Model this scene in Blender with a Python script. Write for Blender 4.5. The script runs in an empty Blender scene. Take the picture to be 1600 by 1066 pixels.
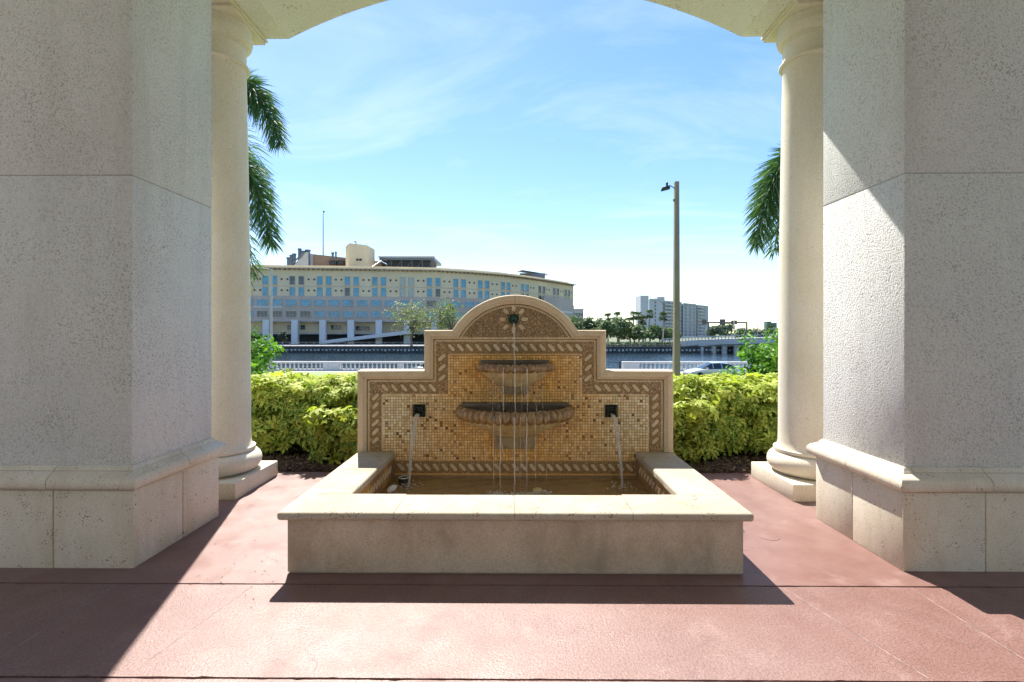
import bpy, bmesh, math, random
import numpy as np
from mathutils import Vector, Matrix

rnd = random.Random(7)
npr = np.random.default_rng(11)
SC = bpy.context.scene
COL = SC.collection
rad = math.radians

# ---------------------------------------------------------------- camera
F, HZ, VX, VY = 750.0, 1.5, 806.0, 520.0          # focal length in photo pixels, eye height, vanishing point
cam = bpy.data.cameras.new('camera')
cam.sensor_width = 36.0
cam.lens = F / 1600 * 36
cam.shift_y = -13 / 1600
cam.clip_start, cam.clip_end = 0.05, 8000
cam_o = bpy.data.objects.new('camera', cam)
cam_o.location = (0, 0, HZ)
cam_o.rotation_euler = (rad(90), 0, rad(0.46))
COL.objects.link(cam_o)
SC.camera = cam_o

# ---------------------------------------------------------------- sky and sun
SUN_EL, SUN_AZ = rad(53.2), rad(18.6)             # azimuth from +Y towards -X
sun_dir = Vector((-math.sin(SUN_AZ) * math.cos(SUN_EL), math.cos(SUN_AZ) * math.cos(SUN_EL), math.sin(SUN_EL)))
W = bpy.data.worlds.new('World')
SC.world = W
W.use_nodes = True
wn, wl = W.node_tree.nodes, W.node_tree.links
wn.clear()
sky = wn.new('ShaderNodeTexSky')
sky.sky_type = 'NISHITA'
sky.sun_disc = False
sky.sun_elevation = SUN_EL
sky.sun_rotation = -SUN_AZ
sky.altitude = 0
sky.air_density = 1.0
sky.dust_density = 0.12
sky.ozone_density = 1.8
tc = wn.new('ShaderNodeTexCoord')
sep = wn.new('ShaderNodeSeparateXYZ')
wl.new(tc.outputs['Generated'], sep.inputs[0])
zc = wn.new('ShaderNodeMath'); zc.operation = 'MAXIMUM'; zc.inputs[1].default_value = 0.03
wl.new(sep.outputs['Z'], zc.inputs[0])
zo = wn.new('ShaderNodeMath'); zo.operation = 'ADD'; zo.inputs[1].default_value = 0.12
wl.new(zc.outputs[0], zo.inputs[0])
dv = wn.new('ShaderNodeVectorMath'); dv.operation = 'DIVIDE'
wl.new(tc.outputs['Generated'], dv.inputs[0])
cmb = wn.new('ShaderNodeCombineXYZ')
for i in range(3): wl.new(zo.outputs[0], cmb.inputs[i])
wl.new(cmb.outputs[0], dv.inputs[1])
mp = wn.new('ShaderNodeMapping')
mp.inputs['Scale'].default_value = (0.55, 1.0, 0.0)
mp.inputs['Rotation'].default_value = (0, 0, rad(14))
mp.inputs['Location'].default_value = (1.3, 6.2, 0)
wl.new(dv.outputs[0], mp.inputs[0])
cn = wn.new('ShaderNodeTexNoise')
cn.inputs['Scale'].default_value = 1.5
cn.inputs['Detail'].default_value = 9
cn.inputs['Roughness'].default_value = 0.62
cn.inputs['Distortion'].default_value = 0.9
wl.new(mp.outputs[0], cn.inputs['Vector'])
cr = wn.new('ShaderNodeMapRange')
cr.inputs['From Min'].default_value = 0.48
cr.inputs['From Max'].default_value = 0.92
cr.inputs['To Max'].default_value = 0.42
wl.new(cn.outputs['Fac'], cr.inputs['Value'])
hsv = wn.new('ShaderNodeHueSaturation')
hsv.inputs['Hue'].default_value = 0.512
hsv.inputs['Saturation'].default_value = 1.4
gm = wn.new('ShaderNodeGamma')
gm.inputs['Gamma'].default_value = 0.75
wl.new(sky.outputs[0], gm.inputs['Color'])
wl.new(gm.outputs[0], hsv.inputs['Color'])
mx = wn.new('ShaderNodeMixRGB')
mx.inputs['Color2'].default_value = (3.5, 3.75, 4.0, 1)
wl.new(cr.outputs[0], mx.inputs['Fac'])
wl.new(hsv.outputs[0], mx.inputs['Color1'])
bg = wn.new('ShaderNodeBackground')
bg.inputs['Strength'].default_value = 0.09
wl.new(mx.outputs[0], bg.inputs['Color'])
wo = wn.new('ShaderNodeOutputWorld')
wl.new(bg.outputs[0], wo.inputs['Surface'])

sl = bpy.data.lights.new('sun', 'SUN')
sl.energy = 2.75
sl.angle = rad(0.53)
sl.color = (1.0, 0.95, 0.87)
sun = bpy.data.objects.new('sun', sl)
sun.rotation_euler = sun_dir.to_track_quat('Z', 'Y').to_euler()
sun.location = sun_dir * 60
COL.objects.link(sun)

vs = SC.view_settings
vs.view_transform = 'Standard'
vs.look = 'None'
vs.exposure = 2.12
vs.gamma = 1.0
vs.use_curve_mapping = False
SC.render.engine = 'CYCLES'
SC.cycles.use_denoising = True
SC.cycles.max_bounces = 7
SC.cycles.diffuse_bounces = 4
SC.cycles.glossy_bounces = 3
SC.cycles.transmission_bounces = 6
SC.cycles.use_adaptive_sampling = True
SC.cycles.adaptive_threshold = 0.02
SC.cycles.transparent_max_bounces = 12
SC.cycles.sample_clamp_indirect = 8

# ---------------------------------------------------------------- helpers
ORG = {}
def org(p): return ORG.get(p.name, Vector((0, 0, 0))) if p else Vector((0, 0, 0))

def tag(o, label=None, cat=None, group=None, kind=None):
    if label: o['label'] = label
    if cat: o['category'] = cat
    if group: o['group'] = group
    if kind: o['kind'] = kind
    return o

def thing(name, loc, label, cat, group=None, rz=0.0):
    o = bpy.data.objects.new(name, None)
    o.empty_display_size = 0.2
    o.location = loc
    o.rotation_euler.z = rz
    COL.objects.link(o)
    ORG[o.name] = Vector(loc)
    return tag(o, label, cat, group)

def finish(name, me, mats, parent, smooth):
    if not isinstance(mats, (list, tuple)): mats = [mats]
    for m in mats: me.materials.append(m)
    if smooth:
        me.shade_smooth()
        if smooth is not True: me.set_sharp_from_angle(angle=rad(smooth))
    o = bpy.data.objects.new(name, me)
    COL.objects.link(o)
    if parent: o.parent = parent
    return o

def inst(name, me, parent, loc, rot=(0, 0, 0), scale=(1, 1, 1), local=False):
    o = bpy.data.objects.new(name, me)
    COL.objects.link(o)
    o.parent = parent
    o.location = Vector(loc) if local else Vector(loc) - org(parent)
    o.rotation_euler = rot
    o.scale = scale
    ORG[o.name] = Vector(loc)
    return o

class MB:
    def __init__(s):
        s.v, s.f, s.m = [], [], []
    def add(s, v, f, m=0):
        b = len(s.v)
        s.v += [tuple(p) for p in v]
        for q in f:
            s.f.append([i + b for i in q]); s.m.append(m)
        return s
    def box(s, x0, x1, y0, y1, z0, z1, m=0):
        v = [(x0,y0,z0),(x1,y0,z0),(x1,y1,z0),(x0,y1,z0),(x0,y0,z1),(x1,y0,z1),(x1,y1,z1),(x0,y1,z1)]
        return s.add(v, [(0,3,2,1),(4,5,6,7),(0,1,5,4),(1,2,6,5),(2,3,7,6),(3,0,4,7)], m)
    def obox(s, c, ax, ay, az, m=0):           # oriented box: centre and three half-axis vectors
        c, ax, ay, az = Vector(c), Vector(ax), Vector(ay), Vector(az)
        v = [c+sx*ax+sy*ay+sz*az for sz in (-1,1) for sx, sy in ((-1,-1),(1,-1),(1,1),(-1,1))]
        return s.add(v, [(0,3,2,1),(4,5,6,7),(0,1,5,4),(1,2,6,5),(2,3,7,6),(3,0,4,7)], m)
    def prism(s, poly, a, b, axis='y', m=0):   # poly in the other two axes
        n = len(poly)
        def P(p, t):
            return (p[0], t, p[1]) if axis == 'y' else ((p[0], p[1], t) if axis == 'z' else (t, p[0], p[1]))
        v = [P(p, a) for p in poly] + [P(p, b) for p in poly]
        f = [tuple(range(n)), tuple(range(2*n-1, n-1, -1))]
        f += [(i, i+n, (i+1) % n + n, (i+1) % n) for i in range(n)]
        return s.add(v, f, m)
    def tube(s, pts, rr, n=8, cap=True, m=0):
        pts = [Vector(p) for p in pts]
        if not isinstance(rr, (list, tuple)): rr = [rr] * len(pts)
        v, f = [], []
        up0 = Vector((0.13, 0.07, 1))
        for i, p in enumerate(pts):
            d = (pts[min(i+1, len(pts)-1)] - pts[max(i-1, 0)]).normalized()
            u = up0 if abs(d.dot(up0.normalized())) < 0.95 else Vector((1, 0.1, 0))
            a = d.cross(u).normalized(); b = d.cross(a)
            for k in range(n):
                t = 2*math.pi*k/n
                v.append(p + rr[i]*(math.cos(t)*a + math.sin(t)*b))
        for i in range(len(pts)-1):
            for k in range(n):
                f.append((i*n+k, i*n+(k+1) % n, (i+1)*n+(k+1) % n, (i+1)*n+k))
        if cap:
            f.append(tuple(range(n-1, -1, -1))); f.append(tuple(range((len(pts)-1)*n, len(pts)*n)))
        return s.add(v, f, m)
    def lathe(s, cx, cy, prof, n=32, m=0, cap=True):
        v, f = [], []
        for r, z in prof:
            for k in range(n):
                t = 2*math.pi*k/n
                v.append((cx+r*math.cos(t), cy+r*math.sin(t), z))
        for i in range(len(prof)-1):
            for k in range(n):
                f.append((i*n+k, i*n+(k+1) % n, (i+1)*n+(k+1) % n, (i+1)*n+k))
        if cap:
            f.append(tuple(range(n-1, -1, -1))); f.append(tuple(range((len(prof)-1)*n, len(prof)*n)))
        return s.add(v, f, m)
    def mesh(s, name, o=(0, 0, 0)):
        me = bpy.data.meshes.new(name)
        o = Vector(o)
        me.from_pydata([Vector(p) - o for p in s.v], [], s.f)
        if any(s.m): me.polygons.foreach_set('material_index', s.m)
        me.update()
        return me
    def build(s, name, mats, parent=None, smooth=False, local=False, fix=True):
        me = s.mesh(name, (0, 0, 0) if local else org(parent))
        if fix:
            bm = bmesh.new(); bm.from_mesh(me)
            bmesh.ops.recalc_face_normals(bm, faces=bm.faces)
            bm.to_mesh(me); bm.free()
        o = finish(name, me, mats, parent, smooth)
        ORG[o.name] = org(parent)
        return o

def bbox(name, x0, x1, y0, y1, z0, z1, mats, parent=None, r=0.006, seg=2, pred=None, chip=0.0):
    """a block with rounded edges (pred picks which)"""
    bm = bmesh.new()
    bmesh.ops.create_cube(bm, size=1)
    for v in bm.verts:
        v.co = Vector(((x0+x1)/2+v.co.x*(x1-x0), (y0+y1)/2+v.co.y*(y1-y0), (z0+z1)/2+v.co.z*(z1-z0)))
    ed = [e for e in bm.edges if pred is None or pred((e.verts[0].co+e.verts[1].co)/2)]
    if r > 0: bmesh.ops.bevel(bm, geom=ed, offset=r, segments=seg, profile=0.5, affect='EDGES')
    o_ = org(parent)
    for v in bm.verts: v.co -= o_
    me = bpy.data.meshes.new(name)
    bm.to_mesh(me); bm.free()
    o = finish(name, me, mats, parent, 35)
    ORG[o.name] = o_
    return o

def np_mesh(name, V, Fc, mats, parent=None, col=None, smooth=False, mi=None):
    """big meshes: V (n,3), Fc (m,k) all faces with k corners, col (n,3) as point colour 'tint'"""
    V = np.asarray(V, np.float32) - np.array(org(parent), np.float32)
    Fc = np.asarray(Fc, np.int32)
    me = bpy.data.meshes.new(name)
    me.vertices.add(len(V)); me.vertices.foreach_set('co', V.ravel())
    k = Fc.shape[1]
    me.loops.add(Fc.size); me.loops.foreach_set('vertex_index', Fc.ravel())
    me.polygons.add(len(Fc))
    me.polygons.foreach_set('loop_start', np.arange(0, Fc.size, k, dtype=np.int32))
    if mi is not None: me.polygons.foreach_set('material_index', np.asarray(mi, np.int32))
    me.update(calc_edges=True)
    me.validate()
    if col is not None:
        at = me.color_attributes.new('tint', 'FLOAT_COLOR', 'POINT')
        c4 = np.ones((len(V), 4), np.float32); c4[:, :3] = col
        at.data.foreach_set('color', c4.ravel())
    o = finish(name, me, mats, parent, smooth)
    ORG[o.name] = org(parent)
    return o

def frames(N, spin):
    N = N / np.linalg.norm(N, axis=1, keepdims=True)
    up = np.where(np.abs(N[:, 2:3]) > 0.93, np.array([[1.0, 0, 0]]), np.array([[0, 0, 1.0]]))
    a = np.cross(up, N); a /= np.linalg.norm(a, axis=1, keepdims=True)
    b = np.cross(N, a)
    c, s = np.cos(spin)[:, None], np.sin(spin)[:, None]
    return np.stack([c*a+s*b, -s*a+c*b, N], axis=2)      # columns

def scatter(tv, tf, P, N, size, spin=None):
    """copies of a small template (tv, tf) on points P, template z along N; returns V, F, owner"""
    n, k = len(P), len(tv)
    if spin is None: spin = npr.uniform(0, 2*np.pi, n)
    R = frames(N, spin)
    V = np.einsum('nij,kj->nki', R, np.asarray(tv)) * np.asarray(size).reshape(-1, 1, 1) + P[:, None, :]
    Fc = (np.asarray(tf)[None] + (np.arange(n)*k)[:, None, None]).reshape(-1, len(tf[0]))
    return V.reshape(-1, 3), Fc, np.repeat(np.arange(n), k)

def px(x, y, D):
    """world point seen at photo pixel (x, y) at distance D along the view axis"""
    return Vector(((x-VX)*D/F, D, HZ-(y-VY)*D/F))

# ---------------------------------------------------------------- materials
def newmat(name):
    m = bpy.data.materials.new(name); m.use_nodes = True
    nt = m.node_tree
    return m, nt.nodes, nt.links, nt.nodes['Principled BSDF']

def rgb(c): return (c[0], c[1], c[2], 1)

def noise(n, l, vec, scale, detail=4, rough=0.55, dist=0.0):
    t = n.new('ShaderNodeTexNoise')
    t.inputs['Scale'].default_value = scale
    t.inputs['Detail'].default_value = detail
    t.inputs['Roughness'].default_value = rough
    t.inputs['Distortion'].default_value = dist
    if vec is not None: l.new(vec, t.inputs['Vector'])
    return t.outputs['Fac']

def mrange(n, l, val, a, b, c=0.0, d=1.0):
    t = n.new('ShaderNodeMapRange')
    for k, x in zip(('From Min', 'From Max', 'To Min', 'To Max'), (a, b, c, d)): t.inputs[k].default_value = x
    l.new(val, t.inputs['Value'])
    return t.outputs[0]

def math_(n, l, op, a, b=None):
    t = n.new('ShaderNodeMath'); t.operation = op
    for i, x in enumerate((a, b)):
        if x is None: continue
        if isinstance(x, (int, float)): t.inputs[i].default_value = x
        else: l.new(x, t.inputs[i])
    return t.outputs[0]

def mixc(n, l, fac, a, b, mode='MIX'):
    t = n.new('ShaderNodeMixRGB'); t.blend_type = mode
    for i, x in zip(('Fac', 'Color1', 'Color2'), (fac, a, b)):
        if isinstance(x, (int, float)): t.inputs[i].default_value = x
        elif isinstance(x, tuple): t.inputs[i].default_value = rgb(x)
        else: l.new(x, t.inputs[i])
    return t.outputs[0]

def bump(n, l, bs, h, strength, dist=0.01):
    t = n.new('ShaderNodeBump')
    t.inputs['Strength'].default_value = strength
    t.inputs['Distance'].default_value = dist
    l.new(h, t.inputs['Height'])
    l.new(t.outputs[0], bs.inputs['Normal'])

def pos(n):
    return n.new('ShaderNodeNewGeometry').outputs['Position']

def stone(name, c1, c2, rough=0.8, ns=3.0, pit=0.0, pit_scale=60, pit_col=(0.12, 0.1, 0.08), grain=120, bs=0.4, bd=0.004,
          stain=None, stain_amt=0.0, stain_scale=(2.5, 2.5, 0.7), spec=0.3):
    m, n, l, b = newmat(name)
    p = pos(n)
    c = mixc(n, l, mrange(n, l, noise(n, l, p, ns, 5, 0.6), 0.3, 0.7), c1, c2)
    g = noise(n, l, p, grain, 3, 0.6)
    c = mixc(n, l, 0.55, c, mixc(n, l, mrange(n, l, g, 0.25, 0.75), (0.55,)*3, (1.25,)*3), 'MULTIPLY')
    h = g
    if stain:
        mpn = n.new('ShaderNodeMapping'); mpn.inputs['Scale'].default_value = stain_scale
        l.new(p, mpn.inputs[0])
        st = mrange(n, l, noise(n, l, mpn.outputs[0], 1.6, 7, 0.65, 0.3), 0.45, 0.75, 0, stain_amt)
        c = mixc(n, l, st, c, stain, 'MIX')
    if pit > 0:
        v = n.new('ShaderNodeTexVoronoi'); v.inputs['Scale'].default_value = pit_scale
        l.new(p, v.inputs['Vector'])
        dens = mrange(n, l, noise(n, l, p, pit_scale*0.22, 3), 0.38, 0.75, 0.0, 0.42)
        k = math_(n, l, 'LESS_THAN', v.outputs['Distance'], dens)
        c = mixc(n, l, math_(n, l, 'MULTIPLY', k, pit), c, pit_col)
        h = math_(n, l, 'SUBTRACT', math_(n, l, 'MULTIPLY', g, 0.35), k)
    l.new(c, b.inputs['Base Color'])
    b.inputs['Roughness'].default_value = rough
    b.inputs['Specular IOR Level'].default_value = spec
    bump(n, l, b, h, bs, bd)
    return m

def plain(name, c, rough=0.6, metal=0.0, var=0.25, scale=8.0, bs=0.0, spec=0.5, bscale=90):
    m, n, l, b = newmat(name)
    p = pos(n)
    f = mrange(n, l, noise(n, l, p, scale, 5, 0.6), 0.3, 0.7, 1-var, 1+var*0.5)
    t = n.new('ShaderNodeCombineXYZ')
    for i in range(3): l.new(f, t.inputs[i])
    l.new(mixc(n, l, 1.0, tuple(c), t.outputs[0], 'MULTIPLY'), b.inputs['Base Color'])
    b.inputs['Roughness'].default_value = rough
    b.inputs['Metallic'].default_value = metal
    b.inputs['Specular IOR Level'].default_value = spec
    if bs: bump(n, l, b, noise(n, l, p, bscale, 3), bs, 0.004)
    return m

def leafmat(name, trans=0.35, rough=0.45, blotch=None):
    """leaf colour from the point attribute 'tint'"""
    m, n, l, b = newmat(name)
    at = n.new('ShaderNodeAttribute'); at.attribute_name = 'tint'
    c = at.outputs['Color']
    if blotch:
        k = mrange(n, l, noise(n, l, pos(n), 55, 2), 0.47, 0.56)
        c = mixc(n, l, math_(n, l, 'MULTIPLY', k, 0.55), c, blotch)
    l.new(c, b.inputs['Base Color'])
    b.inputs['Roughness'].default_value = rough
    b.inputs['Specular IOR Level'].default_value = 0.2
    tr = n.new('ShaderNodeBsdfTranslucent')
    l.new(mixc(n, l, 1.0, c, (1.0, 1.2, 0.45), 'MULTIPLY'), tr.inputs['Color'])
    ms = n.new('ShaderNodeMixShader'); ms.inputs[0].default_value = trans
    l.new(b.outputs[0], ms.inputs[1]); l.new(tr.outputs[0], ms.inputs[2])
    l.new(ms.outputs[0], n['Material Output'].inputs['Surface'])
    return m

def tintmat(name, rough=0.5, stain=None, spec=0.5, bs=0.0):
    """hard pieces coloured by 'tint'; stain = function(n, l, p) -> (factor, colour)"""
    m, n, l, b = newmat(name)
    at = n.new('ShaderNodeAttribute'); at.attribute_name = 'tint'
    c = at.outputs['Color']
    p = pos(n)
    if stain:
        f, sc_ = stain(n, l, p)
        c = mixc(n, l, f, c, sc_, 'MULTIPLY')
    l.new(c, b.inputs['Base Color'])
    b.inputs['Roughness'].default_value = rough
    b.inputs['Specular IOR Level'].default_value = spec
    if bs: bump(n, l, b, noise(n, l, p, 160, 3), bs, 0.002)
    return m

def stucco(name, c1, c2, dirt):
    m, n, l, b = newmat(name)
    p = pos(n)
    c = mixc(n, l, mrange(n, l, noise(n, l, p, 1.3, 6, 0.62), 0.3, 0.7), c1, c2)
    v = n.new('ShaderNodeTexVoronoi'); v.feature = 'SMOOTH_F1'; v.inputs['Scale'].default_value = 105
    wv = n.new('ShaderNodeVectorMath'); wv.operation = 'ADD'
    nz = n.new('ShaderNodeTexNoise'); nz.inputs['Scale'].default_value = 60
    l.new(p, nz.inputs['Vector'])
    sc_ = n.new('ShaderNodeVectorMath'); sc_.operation = 'SCALE'; sc_.inputs['Scale'].default_value = 0.014
    l.new(nz.outputs['Color'], sc_.inputs[0])
    l.new(p, wv.inputs[0]); l.new(sc_.outputs[0], wv.inputs[1])
    l.new(wv.outputs[0], v.inputs['Vector'])
    big = noise(n, l, p, 90, 4, 0.72)
    h = math_(n, l, 'ADD', math_(n, l, 'MULTIPLY', v.outputs['Distance'], -0.9), math_(n, l, 'MULTIPLY', big, 1.1))
    pitm = mrange(n, l, h, -0.10, 0.15, 1.0, 0.0)
    patch = mrange(n, l, noise(n, l, p, 2.2, 5, 0.65), 0.3, 0.72, 0.15, 1.0)
    c = mixc(n, l, math_(n, l, 'MULTIPLY', pitm, patch), c, dirt)
    gr = noise(n, l, p, 130, 3, 0.7)
    c = mixc(n, l, 0.5, c, mixc(n, l, mrange(n, l, gr, 0.3, 0.7), (0.58,)*3, (1.3,)*3), 'MULTIPLY')
    h = math_(n, l, 'ADD', h, math_(n, l, 'MULTIPLY', gr, 0.35))
    st = n.new('ShaderNodeMapping'); st.inputs['Scale'].default_value = (2.2, 2.2, 0.35)
    l.new(p, st.inputs[0])
    streak = mrange(n, l, noise(n, l, st.outputs[0], 1.7, 7, 0.68, 0.4), 0.5, 0.78, 0, 0.4)
    c = mixc(n, l, streak, c, (0.48, 0.45, 0.39))
    l.new(c, b.inputs['Base Color'])
    b.inputs['Roughness'].default_value = 0.9
    b.inputs['Specular IOR Level'].default_value = 0.2
    bump(n, l, b, h, 1.0, 0.011)
    return m

M = {}
M['stucco'] = stucco('pier stucco', (0.78, 0.775, 0.745), (0.84, 0.835, 0.805), (0.42, 0.40, 0.36))
M['soffit'] = stone('arch render', (0.72, 0.72, 0.69), (0.77, 0.77, 0.74), 0.9, 1.5, 0.5, 22, (0.35, 0.32, 0.26), 90, 0.12)
M['cast'] = stone('cream cast stone', (0.64, 0.57, 0.45), (0.71, 0.65, 0.54), 0.85, 2.6, 0.85, 62, (0.28, 0.2, 0.13), 140, 0.5, 0.005,
                  stain=(0.45, 0.34, 0.22), stain_amt=0.6)
M['column'] = stone('smooth cream column stone', (0.69, 0.62, 0.48), (0.75, 0.69, 0.57), 0.8, 2.0, 0.45, 60, (0.4, 0.33, 0.24), 140, 0.1, 0.003,
                    stain=(0.5, 0.42, 0.31), stain_amt=0.25, stain_scale=(3, 3, 0.4))
M['groove'] = stone('grey groove', (0.36, 0.34, 0.30), (0.44, 0.42, 0.38), 0.95, 8, 0, 40)
M['mortar'] = stone('dirty mortar', (0.30, 0.24, 0.17), (0.40, 0.33, 0.25), 0.95, 8, 0, 40)
M['coping'] = stone('pitted coping stone', (0.40, 0.345, 0.26), (0.47, 0.42, 0.335), 0.8, 3.5, 0.95, 55, (0.17, 0.13, 0.09), 150, 0.7, 0.005,
                    stain=(0.34, 0.26, 0.16), stain_amt=0.55, stain_scale=(2, 2, 2))
M['frame_stone'] = stone('honed tan frame stone', (0.62, 0.49, 0.325), (0.69, 0.57, 0.41), 0.7, 4, 0.3, 70, (0.36, 0.27, 0.17), 150, 0.2, 0.003,
                         stain=(0.40, 0.29, 0.17), stain_amt=0.4)
M['basin'] = stone('stained basin render', (0.46, 0.36, 0.255), (0.58, 0.48, 0.37), 0.85, 3.2, 0.35, 55, (0.2, 0.16, 0.12), 110, 0.35, 0.004,
                   stain=(0.24, 0.20, 0.14), stain_amt=0.65, stain_scale=(3, 3, 1.4))
M['rust'] = stone('rust stained basin lining', (0.38, 0.20, 0.07), (0.52, 0.32, 0.13), 0.5, 9, 0.3, 60, (0.12, 0.07, 0.03), 120, 0.3,
                  stain=(0.10, 0.06, 0.03), stain_amt=0.8, spec=0.5)
M['grout'] = stone('wet sandy grout', (0.24, 0.16, 0.08), (0.32, 0.22, 0.12), 0.8, 7, 0, 40)
def ground_mat(name, rough_tex):
    m, n, l, b = newmat(name)
    p = pos(n)
    c = mixc(n, l, mrange(n, l, noise(n, l, p, 0.55, 7, 0.68), 0.32, 0.68), (0.175, 0.084, 0.068), (0.248, 0.157, 0.139))
    wear = mrange(n, l, noise(n, l, p, 3.3, 8, 0.72, 0.5), 0.55, 0.78, 0, 0.55)
    c = mixc(n, l, wear, c, (0.37, 0.26, 0.235))
    dk = mrange(n, l, noise(n, l, p, 1.7, 9, 0.75, 1.2), 0.52, 0.74, 0, 0.6)
    c = mixc(n, l, dk, c, (0.13, 0.065, 0.055))
    ck = n.new('ShaderNodeTexVoronoi'); ck.feature = 'DISTANCE_TO_EDGE'; ck.inputs['Scale'].default_value = 0.8
    cv = n.new('ShaderNodeVectorMath'); cv.operation = 'ADD'
    cz2 = n.new('ShaderNodeTexNoise'); cz2.inputs['Scale'].default_value = 5; cz2.inputs['Detail'].default_value = 6
    l.new(p, cz2.inputs['Vector'])
    cs2 = n.new('ShaderNodeVectorMath'); cs2.operation = 'SCALE'; cs2.inputs['Scale'].default_value = 0.25
    l.new(cz2.outputs['Color'], cs2.inputs[0]); l.new(p, cv.inputs[0]); l.new(cs2.outputs[0], cv.inputs[1]); l.new(cv.outputs[0], ck.inputs['Vector'])
    crk = math_(n, l, 'LESS_THAN', ck.outputs['Distance'], mrange(n, l, noise(n, l, p, 1.1, 2), 0.5, 0.7, 0, 0.0035))
    c = mixc(n, l, math_(n, l, 'MULTIPLY', crk, 0.7), c, (0.08, 0.05, 0.045))
    if not rough_tex:
        sp = mrange(n, l, noise(n, l, p, 9, 6, 0.7, 2.0), 0.66, 0.72, 0, 0.35)
        c = mixc(n, l, sp, c, (0.50, 0.40, 0.37))
    speck = n.new('ShaderNodeTexVoronoi'); speck.inputs['Scale'].default_value = 26
    l.new(p, speck.inputs['Vector'])
    k = math_(n, l, 'LESS_THAN', speck.outputs['Distance'], mrange(n, l, noise(n, l, p, 3, 3), 0.55, 0.8, 0, 0.12))
    c = mixc(n, l, math_(n, l, 'MULTIPLY', k, 0.8), c, (0.06, 0.045, 0.04))
    g = noise(n, l, p, 85 if rough_tex else 140, 3, 0.75)
    if rough_tex:
        c = mixc(n, l, 0.5, c, mixc(n, l, mrange(n, l, g, 0.32, 0.68), (0.35,)*3, (1.6,)*3), 'MULTIPLY')
    l.new(c, b.inputs['Base Color'])
    l.new(mrange(n, l, noise(n, l, p, 4, 4), 0.3, 0.7, 0.36 if rough_tex else 0.34, 0.55), b.inputs['Roughness'])
    b.inputs['Specular IOR Level'].default_value = 0.5
    bump(n, l, b, g, 0.8 if rough_tex else 0.25, 0.004 if rough_tex else 0.002)
    return m
M['floor_rough'] = ground_mat('textured red concrete', True)
M['floor_smooth'] = ground_mat('smooth red concrete', False)
M['joint'] = plain('dark joint filler', (0.05, 0.035, 0.03), 0.9)
M['soil'] = stone('dark garden soil', (0.05, 0.035, 0.025), (0.09, 0.06, 0.04), 0.95, 6, 0, 30, grain=40, bs=0.9, bd=0.03)
M['bronze'] = plain('dark bronze', (0.035, 0.04, 0.035), 0.35, 0.7, 0.5, 30, 0.2)
M['verdigris'] = plain('green bronze', (0.02, 0.075, 0.05), 0.4, 0.4, 0.6, 40, 0.4)
M['black_metal'] = plain('black painted metal', (0.02, 0.02, 0.022), 0.45, 0.3)
M['white_paint'] = stone('weathered white concrete', (0.66, 0.62, 0.56), (0.74, 0.71, 0.66), 0.85, 0.8, 0, 40, grain=14, bs=0.1,
                         stain=(0.45, 0.42, 0.38), stain_amt=0.35)

# ================================================================ ground, water, roads
def grass_mat(name, c1, c2):
    m, n, l, b = newmat(name)
    p = pos(n)
    c = mixc(n, l, mrange(n, l, noise(n, l, p, 0.5, 6, 0.7), 0.3, 0.7), c1, c2)
    c = mixc(n, l, 0.6, c, mixc(n, l, noise(n, l, p, 30, 3), (0.5,)*3, (1.4,)*3), 'MULTIPLY')
    l.new(c, b.inputs['Base Color']); b.inputs['Roughness'].default_value = 0.8
    bump(n, l, b, noise(n, l, p, 45, 4), 0.8, 0.03)
    return m
M['grass'] = grass_mat('lawn grass', (0.12, 0.19, 0.03), (0.19, 0.26, 0.05))
M['bank'] = grass_mat('far bank turf', (0.07, 0.10, 0.03), (0.12, 0.13, 0.06))
M['mud'] = plain('river bed mud', (0.06, 0.06, 0.05), 0.9)

xs = [-4000, -300, -60, -25, -8, -2, 2, 6, 12, 25, 60, 300, 4000]
prof = [(-4000, -.4, -.4), (-60, -.1, -.1), (-4.5, -.08, -.08), (5.0, -.08, -.08), (7.4, -.08, -.12), (12, -.12, -.4), (17, -.2, -.85), (21, -.34, -1.25),
        (25, -.56, -1.75), (29, -.88, -2.2), (33.6, -2.44, -2.44), (48.8, -2.5, -2.5), (49.0, -6, -6), (119.2, -6, -6), (119.5, -2.2, -2.2),
        (140, -2.1, -2.1), (600, -1.8, -1.8), (6000, -1.0, -1.0)]
V, Fc, mi = [], [], []
for (yy, za, zb) in prof:
    for xx in xs:
        t = min(1, max(0, (xx+4)/10.0))
        V.append((xx, yy, za*(1-t)+zb*t))
nx = len(xs)
for j in range(len(prof)-1):
    for i in range(nx-1):
        Fc.append((j*nx+i, j*nx+i+1, (j+1)*nx+i+1, (j+1)*nx+i))
        mi.append(1 if 48 < prof[j][0] < 119.4 else (2 if prof[j][0] > 119.4 else 0))
g = np_mesh('ground', V, Fc, [M['grass'], M['mud'], M['bank']], mi=mi)
tag(g, 'grassy ground sloping from the garden down to the river', kind='structure')

def water_mat():
    m, n, l, b = newmat('river water')
    p = pos(n)
    b.inputs['Base Color'].default_value = (0.02, 0.04, 0.055, 1)
    b.inputs['Roughness'].default_value = 0.06
    b.inputs['IOR'].default_value = 1.33
    mpn = n.new('ShaderNodeMapping'); mpn.inputs['Scale'].default_value = (0.5, 1.3, 1)
    l.new(p, mpn.inputs[0])
    h = math_(n, l, 'ADD', noise(n, l, mpn.outputs[0], 1.1, 5, 0.6), math_(n, l, 'MULTIPLY', noise(n, l, p, 0.12, 3), 1.2))
    bump(n, l, b, h, 0.45, 0.28)
    return m
M['river'] = water_mat()
r = MB().add([(-2000, 49.2, -3.6), (2000, 49.2, -3.6), (2000, 119.3, -3.6), (-2000, 119.3, -3.6)], [(0, 1, 2, 3)]).build('river', M['river'])
tag(r, 'calm blue grey river between the balustrade and far bank', kind='structure')

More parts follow.
